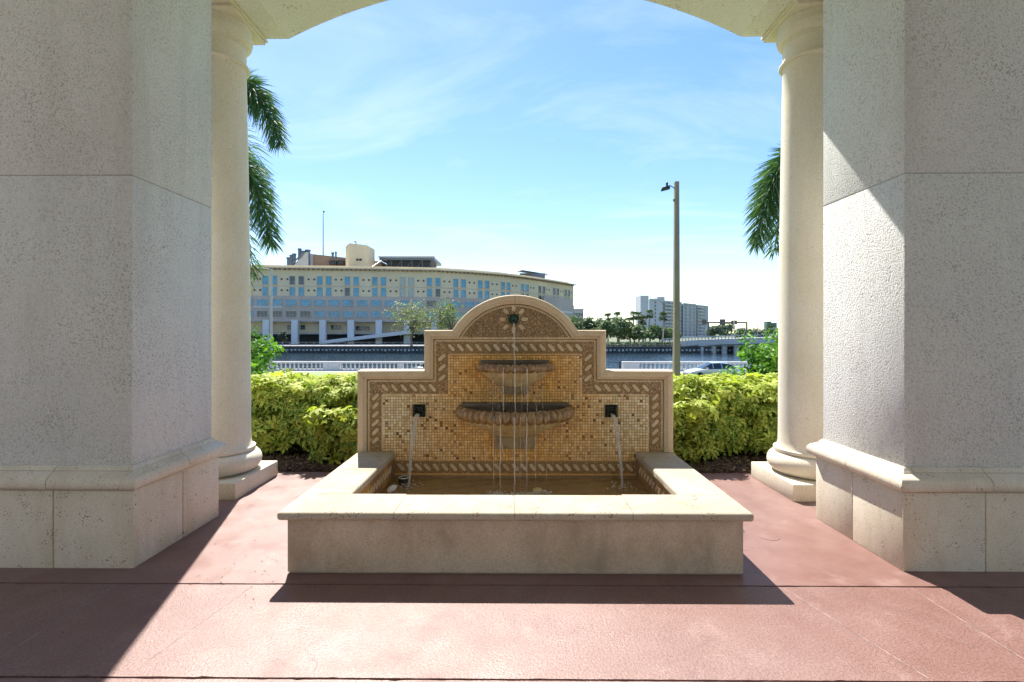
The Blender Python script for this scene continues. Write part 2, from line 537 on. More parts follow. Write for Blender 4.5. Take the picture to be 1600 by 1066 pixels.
M['asphalt'] = stone('asphalt', (0.05, 0.05, 0.05), (0.075, 0.073, 0.07), 0.85, 0.6, 0, 30, grain=20, bs=0.3, bd=0.01)
M['concrete'] = stone('pale pavement concrete', (0.34, 0.32, 0.29), (0.42, 0.40, 0.37), 0.85, 0.7, 0, 30, grain=12, bs=0.1)
rd = MB().add([(-600, 33.8, -2.42), (600, 33.8, -2.42), (600, 44.9, -2.42), (-600, 44.9, -2.42)], [(0, 1, 2, 3)]).build('road', M['asphalt'])
tag(rd, 'grey asphalt road along the riverside balustrade', kind='structure')
M['road_paint'] = plain('white road paint', (0.75, 0.75, 0.72), 0.7)
mk = MB()
for k in range(-14, 15): mk.add([(k*9, 39.3, -2.416), (k*9+3, 39.3, -2.416), (k*9+3, 39.42, -2.416), (k*9, 39.42, -2.416)], [(0, 1, 2, 3)])
mk.build('lane_marking', M['road_paint'], rd)['kind'] = 'stuff'
sw = MB().box(-600, 600, 45.05, 48.7, -2.5, -2.30).build('sidewalk', M['concrete'])
tag(sw, 'pale concrete walk beside the riverside balustrade', kind='structure')
MB().box(-600, 600, 44.9, 45.046, -2.5, -2.29).build('kerb', M['concrete'], sw)

# paved arcade floor: slabs with dark joints between
pv = MB().box(-9, 9, -4.4, 5.155, -0.075, -0.012).build('pavement', M['joint'])
tag(pv, 'red stained concrete floor of the arcade with dark joints', kind='structure')
def slab(x0, x1, y0, y1, zt, mat):
    """concrete bay with slightly ragged edges along its joints"""
    n = int((x1-x0)/0.03)
    def e(y, d):
        out, w = [], 0.0
        for i in range(n+1):
            w = w*0.7+rnd.gauss(0, .0011)
            out.append((x0+(x1-x0)*i/n, y+d*(abs(w)+(.006*rnd.random() if rnd.random() < .04 else 0))))
        return out
    MB().prism(e(y0, 1)+e(y1, -1)[::-1], -0.07, zt, 'z').build('slab', mat, pv)
for x0, x1 in ((-9, -5.003), (-4.997, 5.0), (5.006, 9)):
    slab(x0, x1, 2.080, 2.847, 0.0, M['floor_rough'])
    slab(x0, x1, 2.856, 5.15, 0.0012, M['floor_smooth'])
    slab(x0, x1, -4.38, 2.070, 0.0, M['floor_rough'])
M['score'] = plain('worn score line', (0.33, 0.24, 0.22), 0.8, 0, .6, 12)
for xa, xb in ((-2.38, -2.385), (-1.70, -1.56), (1.79, 1.57), (2.335, 2.32)):
    v_ = []
    for i in range(41):
        t = i/40; w = .0016+.0022*rnd.random(); x = xa+(xb-xa)*t+rnd.uniform(-.0015, .0015); y = 2.095+.74*t
        v_ += [(x-w, y, .0012), (x+w, y, .0012)]
    MB().add(v_, [(2*i, 2*i+1, 2*i+3, 2*i+2) for i in range(40)]).build('score_line', M['score'], pv)
# drain cover set in the floor
dc = MB().lathe(1.86, 3.55, [(0.075, 0.0005), (0.075, 0.0030), (0.069, 0.0045), (0.06, 0.0030), (0.055, 0.0042), (0.001, 0.0042)], 28)
dc = dc.build('drain_cover', M['floor_smooth'], None, 40)
tag(dc, 'small round drain cover painted into the red floor right of the fountain', 'drain cover')

n = 90
P = np.stack([np.concatenate([npr.normal(-1.75, .25, 45), npr.uniform(-4, 4, 45)]), np.concatenate([npr.normal(3.05, .25, 45), npr.uniform(2.1, 5.0, 45)]), np.full(90, .004)], 1)
P = P[~((np.abs(P[:, 0]) < 1.45) & (P[:, 1] > 2.9))]
Vv, Ff, ow = scatter(np.array([(-.9, -.3, 0), (.1, -.5, .12), (1, .1, 0), (-.1, .5, .15)]), [(0, 1, 2, 3)], P, np.tile([[0, 0, 1.0]], (len(P), 1)), npr.uniform(.003, .008, len(P)))
gt = np_mesh('grit', Vv, Ff, plain('dark dry bits', (.05, .04, .03), .9))
tag(gt, 'scattered dark bits of dry leaf and grit on the red floor', 'grit', kind='stuff')
# planting bed
bedV, bedF = [], []
NX, NY = 70, 14
for j in range(NY+1):
    for i in range(NX+1):
        x = -8 + 16*i/NX; y = 5.158 + 2.5*j/NY
        e = 0.0 if j in (0, NY) else 0.03 + 0.035*rnd.random()
        bedV.append((x, y, -0.075 if j in (NY,) else (-0.03 + e)))
for j in range(NY):
    for i in range(NX):
        a = j*(NX+1)+i
        bedF.append((a, a+1, a+NX+2, a+NX+1))
bed = np_mesh('planting_bed', bedV, bedF, M['soil'], smooth=True)
tag(bed, 'dark mulch bed between the red paving and the lawn', kind='structure')
cube_v = [(-.5,-.5,-.5),(.5,-.5,-.5),(.5,.5,-.5),(-.5,.5,-.5),(-.5,-.5,.5),(.5,-.5,.5),(.5,.5,.5),(-.5,.5,.5)]
cube_f = [(0,3,2,1),(4,5,6,7),(0,1,5,4),(1,2,6,5),(2,3,7,6),(3,0,4,7)]
n = 5200
P = np.stack([npr.uniform(-4.2, 4.2, n), 5.12+np.abs(npr.normal(0.30, 0.33, n)), npr.uniform(0.0, 0.045, n)], 1)
P[P[:, 1] > 6.6, 1] = 5.4
tv = np.array(cube_v)*np.array([1.0, 0.35, 0.16])
Vv, Ff, ow = scatter(tv, cube_f, P, np.stack([npr.normal(0, .35, n), npr.normal(0, .35, n), np.ones(n)], 1), npr.uniform(0.02, 0.055, n))
cc = np.array([0.085, 0.055, 0.035])*npr.uniform(0.4, 2.2, (n, 1))
mu = np_mesh('mulch', Vv, Ff, tintmat('bark chips', 0.95), col=cc[ow])
tag(mu, 'loose brown bark chips covering the bed under the hedges', 'mulch', kind='stuff')

# ================================================================ arcade: piers, columns, arch
def sweep_path(path, profile, closed_ends=True):
    """mitred sweep of profile [(out, z)] along plan path [(x, y)]; out is to the right of travel"""
    mb = MB(); n = len(profile); pts = [Vector(p) for p in path]
    offs = []
    for i, p in enumerate(pts):
        d0 = (pts[i]-pts[i-1]).normalized() if i > 0 else None
        d1 = (pts[i+1]-pts[i]).normalized() if i < len(pts)-1 else None
        n0 = Vector((d0.y, -d0.x)) if d0 else None
        n1 = Vector((d1.y, -d1.x)) if d1 else None
        if n0 and n1:
            b = (n0+n1).normalized(); offs.append(b/max(0.2, b.dot(n1)))
        else: offs.append(n1 or n0)
    v = []
    for p, o in zip(pts, offs):
        for out, z in profile: v.append((p.x+o.x*out, p.y+o.y*out, z))
    f = []
    for i in range(len(pts)-1):
        for k in range(n):
            f.append((i*n+k, i*n+(k+1) % n, (i+1)*n+(k+1) % n, (i+1)*n+k))
    f.append(tuple(range(n))); f.append(tuple(range((len(pts)-1)*n, len(pts)*n)))
    return mb.add(v, f)

PIER_X, PIER_Y0, PIER_Y1, PIER_OUT = 2.43, 3.03, 3.91, 4.75
mould = [(-0.2, 0.502), (0.0, 0.502), (0.022, 0.506), (0.040, 0.518), (0.049, 0.536), (0.050, 0.556), (0.044, 0.576), (0.030, 0.594),
         (0.008, 0.606), (-0.008, 0.618), (-0.020, 0.634), (-0.030, 0.646), (-0.2, 0.650)]
def pier(s, label):
    t = thing('pier', (s*3.6, 3.47, 0), label, 'pier', 'stucco piers of the arcade')
    X = lambda a: s*a
    seams = [PIER_X, 2.945, 3.465, 3.985, PIER_OUT]
    def bx(name, xa, xb, y0, y1, z0, z1, mat, r=0.007):
        a, b = sorted((X(xa), X(xb)))
        bbox(name, a, b, y0, y1, z0, z1, mat, t, r)
    g_ = 0.0025
    ym = 3.487
    bx('base_block', seams[0], seams[1]-g_, PIER_Y0, ym-g_, 0.0, 0.497, M['cast'])
    bx('base_block', seams[0], seams[1]-g_, ym+g_, PIER_Y1, 0.0, 0.497, M['cast'])
    for i in (1, 2, 3): bx('base_block', seams[i]+g_, seams[i+1]-g_, PIER_Y0, PIER_Y1, 0.0, 0.497, M['cast'])
    a, b = sorted((X(PIER_X+.008), X(PIER_OUT-.008)))
    MB().box(a, b, PIER_Y0+.007, PIER_Y1-.007, 0.001, 0.62).build('mortar_core', M['mortar'], t)
    # moulding: corner piece wraps the inner front corner, then pieces along the front
    def mpiece(path):
        mb = sweep_path(path, mould)
        if s > 0: mb.v = [(-x, y, z) for x, y, z in mb.v]
        mb.build('moulding_block', M['cast'], t, 40)
    mpiece([(-seams[1]+g_, PIER_Y0), (-PIER_X, PIER_Y0), (-PIER_X, ym-g_)])
    mpiece([(-PIER_X, ym+g_), (-PIER_X, PIER_Y1), (-2.9, PIER_Y1)])
    for i in (1, 2, 3): mpiece([(-seams[i+1]+g_, PIER_Y0), (-seams[i]-g_, PIER_Y0)])
    bx('stucco_panel', PIER_X+.04, PIER_OUT-.04, PIER_Y0+.04, PIER_Y1-.03, 0.640, 2.5125, M['stucco'], 0.006)
    bx('stucco_panel', PIER_X+.04, PIER_OUT-.04, PIER_Y0+.04, PIER_Y1-.03, 2.5175, 4.535, M['stucco'], 0.006)
    bx('groove_core', PIER_X+.045, PIER_OUT-.045, PIER_Y0+.045, PIER_Y1-.035, 2.50, 2.53, M['groove'], 0)
    return t
pier(-1, 'rough grey stucco pier on a cream stone base left of the fountain')
pier(1, 'rough grey stucco pier on a cream stone base right of the fountain')

def column(cx, cy, label):
    t = thing('column', (cx, cy, 0), label, 'column', 'smooth cream columns beside the fountain')
    bbox('plinth', cx-.385, cx+.385, cy-.385, cy+.385, 0.0, 0.152, M['column'], t, 0.008)
    pr = [(0.30, 0.152), (0.335, 0.156)]
    for k in range(11):
        a = -math.pi/2 + math.pi*k/10
        pr.append((0.275+0.1*math.cos(a), 0.256+0.1*math.sin(a)))
    pr += [(0.318, 0.358), (0.318, 0.386), (0.30, 0.388)]
    MB().lathe(cx, cy, pr, 56).build('base_ring', M['column'], t, 40)
    pr = [(0.296, 0.388), (0.284, 0.41), (0.277, 0.45), (0.275, 0.6)]
    for k in range(1, 13):
        u = k/12; pr.append((0.275-0.038*u**1.7, 0.6+3.46*u))
    pr += [(0.242, 4.07)]
    MB().lathe(cx, cy, pr, 56).build('shaft', M['column'], t, 40)
    pr = [(0.242, 4.07)] + [(0.243+0.027*math.cos(-math.pi/2+math.pi*k/8), 4.098+0.024*math.sin(-math.pi/2+math.pi*k/8)) for k in range(9)]
    pr += [(0.237, 4.126), (0.236, 4.28), (0.246, 4.285), (0.246, 4.30)]
    pr += [(0.25+0.042*math.sin(math.pi/2*k/6), 4.392-0.09*math.cos(math.pi/2*k/6)) for k in range(7)]
    pr += [(0.292, 4.40), (0.284, 4.41), (0.284, 4.478)]
    cap = MB().lathe(cx, cy, pr, 56).build('capital', M['column'], t, 40)
    bbox('abacus', cx-.30, cx+.30, cy-.30, cy+.30, 4.479, 4.512, M['column'], cap, 0.006)
    bbox('abacus_fillet', cx-.318, cx+.318, cy-.9, cy+.318, 4.5125, 4.5385, M['column'], cap, 0.006)
    return t
column(-2.895, 4.66, 'round cream column on a square plinth behind the left pier')
column(2.845, 4.66, 'round cream column on a square plinth behind the right pier')

arch = thing('archway', (0, 4.0, 4.54), 'pale rendered segmental arch spanning the opening above the fountain', 'arch')
ax, az = 2.33, 4.54
th = rad(27.0); Rr = ax/math.sin(th); cz = az-Rr*math.cos(th)
arc = [(Rr*math.sin(-th+2*th*k/40)-0.02, cz+Rr*math.cos(-th+2*th*k/40)) for k in range(41)]
poly = [(-4.75, az), (arc[0][0]-.02, az)] + arc + [(arc[-1][0]+.02, az), (4.75, az), (4.75, 6.0), (-4.75, 6.0)]
MB().prism(poly, 3.07, 4.95, 'y').build('arch_body', M['soffit'], arch, 20)
MB().box(-4.95, 4.95, 4.80, 5.12, 6.0, 6.25).build('cornice', M['column'], arch)

# unseen roof over the entrance, its depth shaped to shade the pier fronts
pc = thing('shading_roof', (0, 0, 5.55), 'unseen flat pale roof over the paved entrance, shaped to shade the pier fronts', 'roof')
MB().box(-6.5, 6.5, -7.5, 3.069, 5.55, 5.95).build('ceiling', M['soffit'], pc)
MB().box(-6.6, 6.6, -7.65, -7.502, 5.45, 6.1).build('fascia', M['column'], pc)
M['bounce_wall'] = stone('warm cream wall render', (0.56, 0.53, 0.46), (0.63, 0.60, 0.53), 0.9, 1.2, 0, 30, grain=60, bs=0.3)
bw_ = thing('bounce_building', (0, -8.5, 0), 'unseen cream rendered building added to bounce warm light onto the piers', 'building')  # building out of view with windows, added as a warm light bounce
MB().box(-12, 12, -9, -8.2, -0.05, 7.5).build('wall', M['bounce_wall'], bw_)
for k in (-2, -1, 0, 1, 2):
    bbox('window_frame', k*4-.75, k*4+.75, -8.199, -8.12, 0.9, 2.9, M['column'], bw_, .01)
    MB().box(k*4-.62, k*4+.62, -8.119, -8.10, 1.03, 2.77).build('pane', plain('dark window pane', (.03, .04, .05), .1), bw_)
dw = MB().add([(-60, -45, -0.02), (60, -45, -0.02), (60, -4.41, -0.02), (-60, -4.41, -0.02)], [(0, 1, 2, 3)]).build('bounce_ground', M['concrete'])  # pale ground added out of view to bounce sunlight under the roof
tag(dw, 'unseen pale concrete ground added behind the arcade to bounce light', kind='structure')

# ================================================================ the fountain
FY = 4.45                      # plane of the mosaic wall
fo = thing('wall_fountain', (-0.008, 3.7, 0), 'stepped and arched mosaic wall fountain with two scalloped bowls and a square stone pool', 'fountain')
FX = -0.008
COP_Z0, COP_Z1 = 0.345, 0.397

# basin
bs_ = MB()
bs_.box(-1.412, 1.412, 2.976, 3.262, 0.012, COP_Z0)
bs_.box(-1.412, -1.136, 3.262, FY+.18, 0.012, COP_Z0)
bs_.box(1.136, 1.412, 3.262, FY+.18, 0.012, COP_Z0)
bs_.v = [(x+FX, y, z) for x, y, z in bs_.v]
basin = bs_.build('basin', M['basin'], fo)
MB().box(FX-1.405, FX+1.405, 2.984, FY+.17, 0.0015, 0.0115).build('mortar_bed', M['mortar'], fo)
MB().box(FX-1.135, FX+1.135, 3.263, FY+.02, 0.0118, 0.03).build('basin_floor', M['rust'], fo)

# coping stones
def coping(x0, x1, y0, y1, pred):
    bbox('coping_stone', x0+FX, x1+FX, y0, y1, COP_Z0+.001, COP_Z1, M['coping'], fo, 0.019, 4, pred)
def near(a, b): return abs(a-b) < 0.01
YF, YI = 2.93, 3.278
for (a, b) in ((-1.462, -0.740), (-0.7375, 0.0), (0.0025, 0.724), (0.7265, 1.462)):
    def pred(c, a=a, b=b):
        if near(c.y, YF) and (near(c.z, COP_Z1) or near(c.z, COP_Z0+.001)): return True
        if near(c.y, YI) and near(c.z, COP_Z1) and abs(a) < 1.2 and abs(b) < 1.2: return True
        ex = FX-1.462 if a < -1 else (FX+1.462 if b > 1 else None)
        return ex is not None and near(c.x, ex)
    coping(a, b, YF, YI, pred)
for s in (-1, 1):
    for (y0, y1) in ((YI+.003, 3.86), (3.863, FY-.002)):
        xo, xi = s*1.462, s*1.118
        def pred(c, xo=xo, xi=xi): return near(c.x, xo+FX) or (near(c.x, xi+FX) and near(c.z, COP_Z1))
        coping(min(xo, xi), max(xo, xi), y0, y1, pred)

# back wall outline: half widths and heights of the stepped profile, arch on top
HW, SH, UW, UH = 1.459, 1.150, 0.840, 1.524
AR, ACZ = 0.675, 1.850-0.675
aw_ = math.sqrt(AR**2-(UH-ACZ)**2)
t0 = math.asin(aw_/AR)
NA = 28
arcp = [(AR*math.sin(-t0+2*t0*k/NA), ACZ+AR*math.cos(-t0+2*t0*k/NA)) for k in range(NA+1)]
outline = [(-HW, 0.398), (-HW, SH), (-UW, SH), (-UW, UH)] + arcp + [(UW, UH), (UW, SH), (HW, SH), (HW, 0.398)]
def offset_path(path, d):
    res = []
    n = len(path)
    for i in range(n):
        p = Vector(path[i])
        d0 = (p-Vector(path[i-1])).normalized() if i else None
        d1 = (Vector(path[i+1])-p).normalized() if i < n-1 else None
        n0 = Vector((d0.y, -d0.x)) if d0 else None
        n1 = Vector((d1.y, -d1.x)) if d1 else None
        if n0 and n1:
            b = (n0+n1).normalized(); o = b/max(0.25, b.dot(n1))
        else: o = n0 or n1
        res.append((p.x+o.x*d, p.y+o.y*d))
    return res
back = offset_path(outline, 0.012)
MB().prism([(x+FX, z) for x, z in [(-HW+.012, 0.012)]+back+[(HW-.012, 0.012)]], FY+.004, FY+.17, 'y').build('back_wall', M['grout'], fo)
# moulded frame in mitred pieces
fprof = [(0.0, FY+.185), (0.0, FY-.012), (0.006, FY-.022), (0.016, FY-.028), (0.048, FY-.034), (0.056, FY-.033), (0.060, FY-.024), (0.070, FY-.020),
         (0.078, FY-.018), (0.082, FY-.012), (0.083, FY+.006), (0.083, FY+.185)]
offs = [offset_path(outline, d) for d, _ in fprof]
def frame_piece(i0, i1):
    n = len(fprof); v, f = [], []
    for i in range(i0, i1+1):
        for k, (d, yy) in enumerate(fprof): v.append([offs[k][i][0]+FX, yy, offs[k][i][1]])
    # draw the ends in by a millimetre so that the mitres read as joints
    for (ia, ib) in ((0, 1), (i1-i0, i1-i0-1)):
        for k in range(n):
            a, b = Vector(v[ia*n+k]), Vector(v[ib*n+k])
            if (b-a).length > 1e-4: v[ia*n+k] = list(a+(b-a).normalized()*0.0016)
    for i in range(i1-i0):
        for k in range(n): f.append((i*n+k, i*n+(k+1) % n, (i+1)*n+(k+1) % n, (i+1)*n+k))
    f.append(tuple(range(n))); f.append(tuple(range((i1-i0)*n, (i1-i0+1)*n)))
    MB().add(v, f).build('frame_stone', M['frame_stone'], fo, 45)
a0 = 4; a1 = 4+NA
for seg_ in ((0, 1), (1, 2), (2, 3), (3, a0), (a0, a0+NA//2), (a0+NA//2, a1), (a1, a1+1), (a1+1, a1+2), (a1+2, a1+3), (a1+3, a1+4)):
    frame_piece(*seg_)

def dist_in(x, z):
    x = abs(x)
    return max(min(HW-x, SH-z), min(UW-x, UH-z))

# water and iron stain spreading from the bowls over the mosaic (a stain of its own shape)
def wet(n, l, p):
    sp = n.new('ShaderNodeSeparateXYZ'); l.new(p, sp.inputs[0])
    ax_ = math_(n, l, 'ABSOLUTE', sp.outputs['X'])
    e = math_(n, l, 'ADD', ax_, math_(n, l, 'MULTIPLY', noise(n, l, p, 3.5, 5, 0.65), 0.9))
    f1 = mrange(n, l, e, 0.75, 1.55, 1.0, 0.0)
    low = mrange(n, l, math_(n, l, 'ADD', sp.outputs['Z'], math_(n, l, 'MULTIPLY', noise(n, l, p, 7, 5), 0.25)), 0.3, 0.75, 1.0, 0.0)
    f = math_(n, l, 'MAXIMUM', f1, math_(n, l, 'MULTIPLY', low, 0.9))
    f = math_(n, l, 'MULTIPLY', f, mrange(n, l, sp.outputs['Z'], 1.28, 1.46, 1.0, 0.15))
    return f, (1.06, 0.70, 0.27)
M['tiles'] = tintmat('glazed mosaic', 0.35, wet, 0.5)
M['chips'] = tintmat('mosaic chips', 0.5, wet, 0.4)
M['leaf_tile'] = stone('cream marble tile', (0.60, 0.48, 0.31), (0.70, 0.59, 0.42), 0.45, 14, 0, 50, grain=60, bs=0.1, stain=(0.40, 0.27, 0.12), stain_amt=0.8,
                       stain_scale=(2.5, 2.5, 2.5), spec=0.5)

tile_v = np.array([(-.5,-.5,0),(.5,-.5,0),(.5,.5,0),(-.5,.5,0),(-.42,-.42,.16),(.42,-.42,.16),(.42,.42,.16),(-.42,.42,.16)])
tile_f = [(4,5,6,7),(0,1,5,4),(1,2,6,5),(2,3,7,6),(3,0,4,7)]
PT = 0.0254
def lay(name, pts, sizes, cols, spins, mat, parent, kind='stuff'):
    n = len(pts)
    P_ = np.array([(x+FX, FY+.004, z) for x, z in pts])
    # template z points to -Y (to the viewer)
    N_ = np.tile(np.array([[0.0, -1.0, 0.0]]), (n, 1)) + npr.normal(0, 0.035, (n, 3))*np.array([1, 0, 1])
    Vv, Ff, ow = scatter(tile_v, tile_f, P_, N_, np.array(sizes), np.array(spins))
    o = np_mesh(name, Vv, Ff, mat, parent, col=np.array(cols)[ow])
    o['kind'] = kind
    return o
pal = [(0.74, 0.60, 0.37), (0.70, 0.55, 0.32), (0.78, 0.67, 0.46), (0.65, 0.49, 0.27), (0.82, 0.72, 0.52)]
dark = [(0.24, 0.13, 0.06), (0.18, 0.10, 0.05), (0.33, 0.20, 0.10), (0.40, 0.28, 0.15)]
pts, cols = [], []
RB0, RB1 = 0.108, 0.216          # rope band, measured inwards from the outline
BZ0, BZ1 = 0.196, 0.306          # rope band just above the pool
iz = 0
z = 0.333
while z < 1.50:
    k = -56
    for k in range(-56, 57):
        x = k*PT
        d = dist_in(x, z)
        if d < 0.092: continue
        if RB0-PT*0.45 < d < RB1+PT*0.45: continue
        if z > 1.44: continue
        r_ = rnd.random()
        bd_ = 0.018 if abs(x) < 0.45 else 0.065
        if d < RB0 + 0.01: c = (0.62, 0.52, 0.36)
        elif r_ < bd_: c = rnd.choice(dark)
        else: c = rnd.choice(pal)
        f_ = rnd.uniform(0.86, 1.1)
        pts.append((x, z)); cols.append(tuple(q*f_ for q in c))
    z += PT
n = len(pts)
lay('mosaic_tiles', pts, [PT*0.89*rnd.uniform(0.93, 1.02) for _ in pts], cols, [rnd.gauss(0, .025) for _ in pts], M['tiles'], fo)

# pale single rows edging the rope bands and the arch
pts, cols, sp = [], [], []
def edge_row(a, b, pitch=0.0185):
    a, b = Vector(a), Vector(b); L_ = (b-a).length; k = max(1, int(L_/pitch))
    an = math.atan2(b.y-a.y, b.x-a.x)
    for i in range(k):
        p = a+(b-a)*((i+.5)/k); pts.append((p.x, p.y)); sp.append(an)
        f_ = rnd.uniform(.85, 1.08); cols.append((.66*f_, .55*f_, .38*f_))
def stepped(d, bottom):
    return [(-HW+d, bottom), (-HW+d, SH-d), (-UW+d, SH-d), (-UW+d, UH-d), (UW-d, UH-d), (UW-d, SH-d), (HW-d, SH-d), (HW-d, bottom)]
for d in (RB0-.009, RB1+.010):
    q = stepped(d, 0.40)
    for i in range(len(q)-1): edge_row(q[i], q[i+1])
edge_row((-1.12, BZ1+.011), (1.12, BZ1+.011)); edge_row((-1.12, BZ0-.011), (1.12, BZ0-.011))
Ri = 0.575
tt0 = math.acos((1.452-ACZ)/Ri)
for k in range(58):
    a = -tt0+2*tt0*(k+.5)/58
    pts.append((Ri*math.sin(a), ACZ+Ri*math.cos(a))); sp.append(-a); cols.append((.62, .52, .36))
edge_row((-0.535, 1.449), (0.535, 1.449))
lay('edging_tiles', pts, [0.0168]*len(pts), cols, sp, M['tiles'], fo)

# brown pebble chips: tympanum and the ground of the rope bands
pts, cols, sz, sp = [], [], [], []
CH = 0.0135
def chip(x, z, c):
    f_ = rnd.uniform(0.55, 1.45)
    pts.append((x+rnd.uniform(-.3, .3)*CH, z+rnd.uniform(-.3, .3)*CH)); sz.append(CH*rnd.uniform(.7, 1.0)); sp.append(rnd.uniform(0, 3.1))
    cols.append(tuple(q*f_ for q in c))
z = 1.466
while z < ACZ+Ri:
    hw = math.sqrt(max(0, (Ri-.012)**2-(z-ACZ)**2))
    k = int(hw/CH)
    for i in range(-k, k+1): chip(i*CH, z, rnd.choice(((.30, .21, .12), (.24, .165, .095), (.36, .26, .155))))
    z += CH*0.9
z = 0.2
while z < 1.43:
    for i in range(-102, 103):
        x = i*CH
        d = dist_in(x, z)
        if (RB0 < d < RB1 and z > 0.36) or (BZ0 < z < BZ1 and abs(x) < 1.12):
            chip(x, z, rnd.choice(((.37, .27, .17), (.31, .22, .13), (.44, .33, .21))))
    z += CH
lay('pebble_chips', pts, sz, cols, sp, M['chips'], fo)

# rope: dark strands (joined) and one pale leaf tile in each turn
def lozenge(L_, w, thick, n=5):
    """elongated leaf with clipped ends, in XZ, front face towards -Y, chamfered"""
    half = [(-L_/2, -w*.12), (-L_/2*.86, w*.30), (-L_/2*.62, w*.5), (L_/2*.45, w*.5), (L_/2*.80, w*.40), (L_/2, w*.12)]
    out = half + [(-x, -y) for x, y in half[1:-1]]
    k = len(out)
    v = [(x, 0.0, y) for x, y in out] + [(x*.9, -thick, y*.82) for x, y in out]
    f = [tuple(range(k, 2*k))] + [(i, (i+1) % k, (i+1) % k+k, i+k) for i in range(k)]
    return v, f
lv, lf = lozenge(0.070, 0.040, 0.0075)
def leaf_mesh(name, L_, w, th_, mat):
    v, f = lozenge(L_, w, th_)
    me = MB().add(v, f).mesh(name)
    bm = bmesh.new(); bm.from_mesh(me); bmesh.ops.recalc_face_normals(bm, faces=bm.faces); bm.to_mesh(me); bm.free()
    me.materials.append(mat)
    return me
leaf_me = leaf_mesh('leaf_tile', 0.088, 0.033, 0.008, M['leaf_tile'])
leaves = []
def rope(a, b, flip):
    a, b = Vector(a), Vector(b); L_ = (b-a).length; k = max(1, round(L_/0.083))
    for i in range(k):
        p = a+(b-a)*((i+.5)/k); leaves.append((p.x, p.y, flip))
mid = (RB0+RB1)/2
q = stepped(mid, 0.415)
HOR, VER = rad(-48), rad(44)
segs = [(q[0], q[1], VER), (q[1], q[2], HOR), (q[2], q[3], VER), (q[3], q[4], HOR), (q[4], q[5], VER), (q[5], q[6], HOR), (q[6], q[7], VER)]
for a, b, an in segs:
    a, b = Vector(a), Vector(b); dd = (b-a).normalized()*0.045
    rope(a+dd, b-dd, an)
rope((-1.10, (BZ0+BZ1)/2), (1.10, (BZ0+BZ1)/2), HOR)
sv, sf = lozenge(0.140, 0.058, 0.005)
mbs = MB()
for (x, z, an) in leaves:
    ca, sa = math.cos(an), math.sin(an)
    an2 = an + rnd.gauss(0, .03)
    # ring of dark strand round the leaf: outer lozenge minus the leaf is simply overlaid lower
    mbs.add([(x+FX+ca*vx-sa*vz, FY+.0042+vy*0.62-.0016*(leaves.index((x, z, an)) % 2), z+sa*vx+ca*vz) for vx, vy, vz in sv], sf)
    o = inst('leaf_tile', leaf_me, fo, (x+FX, FY+.0015, z), (0, -an2, 0), (rnd.uniform(.93, 1.06), 1, rnd.uniform(.9, 1.05)))
strand = stone('dark brown rope mosaic', (0.24, 0.145, 0.06), (0.34, 0.215, 0.10), 0.5, 60, 0, 50, grain=130, bs=0.6, bd=0.004, spec=0.4)
mbs.build('rope_strands', strand, fo)['kind'] = 'stuff'
# side walls of the pool: leaf tiles on the inner faces
for s in (-1, 1):
    lin = MB().box(s*1.1355+FX-.002, s*1.1355+FX+.002, 3.264, FY, 0.03, COP_Z0-.001).build('basin_lining', M['rust'], fo)
    for i in range(13):
        y = 3.36+i*0.083
        inst('leaf_tile', leaf_me, fo, (s*1.1335+FX, y, 0.25), (0, rad(-45), rad(-90) if s > 0 else rad(90)), (1, .6, 1))

# flower with the top spout
fz = 1.625
pet_me = leaf_mesh('petal', 0.064, 0.036, 0.010, M['leaf_tile'])
for k in range(8):
    a = math.pi/2+k*math.pi/4
    rr = 0.102
    inst('petal', pet_me, fo, (FX-.012+rr*math.cos(a), FY+.002, fz+rr*math.sin(a)), (0, -a, 0))
sp = MB().lathe(0, 0, [(0.050, 0.0), (0.050, 0.012), (0.043, 0.022), (0.036, 0.020), (0.030, 0.036), (0.016, 0.046), (0.001, 0.048)], 28)
sp.v = [(FX-.012+x, FY+.004-z, fz+y) for x, y, z in sp.v]
so = sp.build('round_spout', M['verdigris'], fo, 40)
MB().tube([(FX-.012, FY-.02, fz-.025), (FX-.012, FY-.075, fz-.032)], [0.016, 0.014], 12).build('nozzle', M['bronze'], so, 40)

# square side spouts
for s in (-1, 1):
    cx, cz_ = FX+s*0.889+(0.0 if s < 0 else 0.0), 0.777
    ro = MB()
    h0, h1 = 0.058, 0.036
    def ring(h, y): return [(cx-h, y, cz_-h), (cx+h, y, cz_-h), (cx+h, y, cz_+h), (cx-h, y, cz_+h)]
    rings = [ring(h0, FY+.003), ring(h0, FY-.010), ring(h0-.009, FY-.017), ring(h1+.006, FY-.016), ring(h1+.004, FY-.050), ring(h1-.004, FY-.052), ring(h1-.008, FY-.006)]
    v = [p for r_ in rings for p in r_]
    f = []
    for i in range(len(rings)-1):
        for k in range(4): f.append((i*4+k, i*4+(k+1) % 4, (i+1)*4+(k+1) % 4, (i+1)*4+k))
    f.append(tuple(range((len(rings)-1)*4, len(rings)*4)))
    pl = ro.add(v, f).build('square_spout', M['bronze'], fo)
    MB().box(cx-.022, cx+.022, FY-.058, FY+.002, cz_-.030, cz_-.022).build('spout_lip', M['black_metal'], pl)

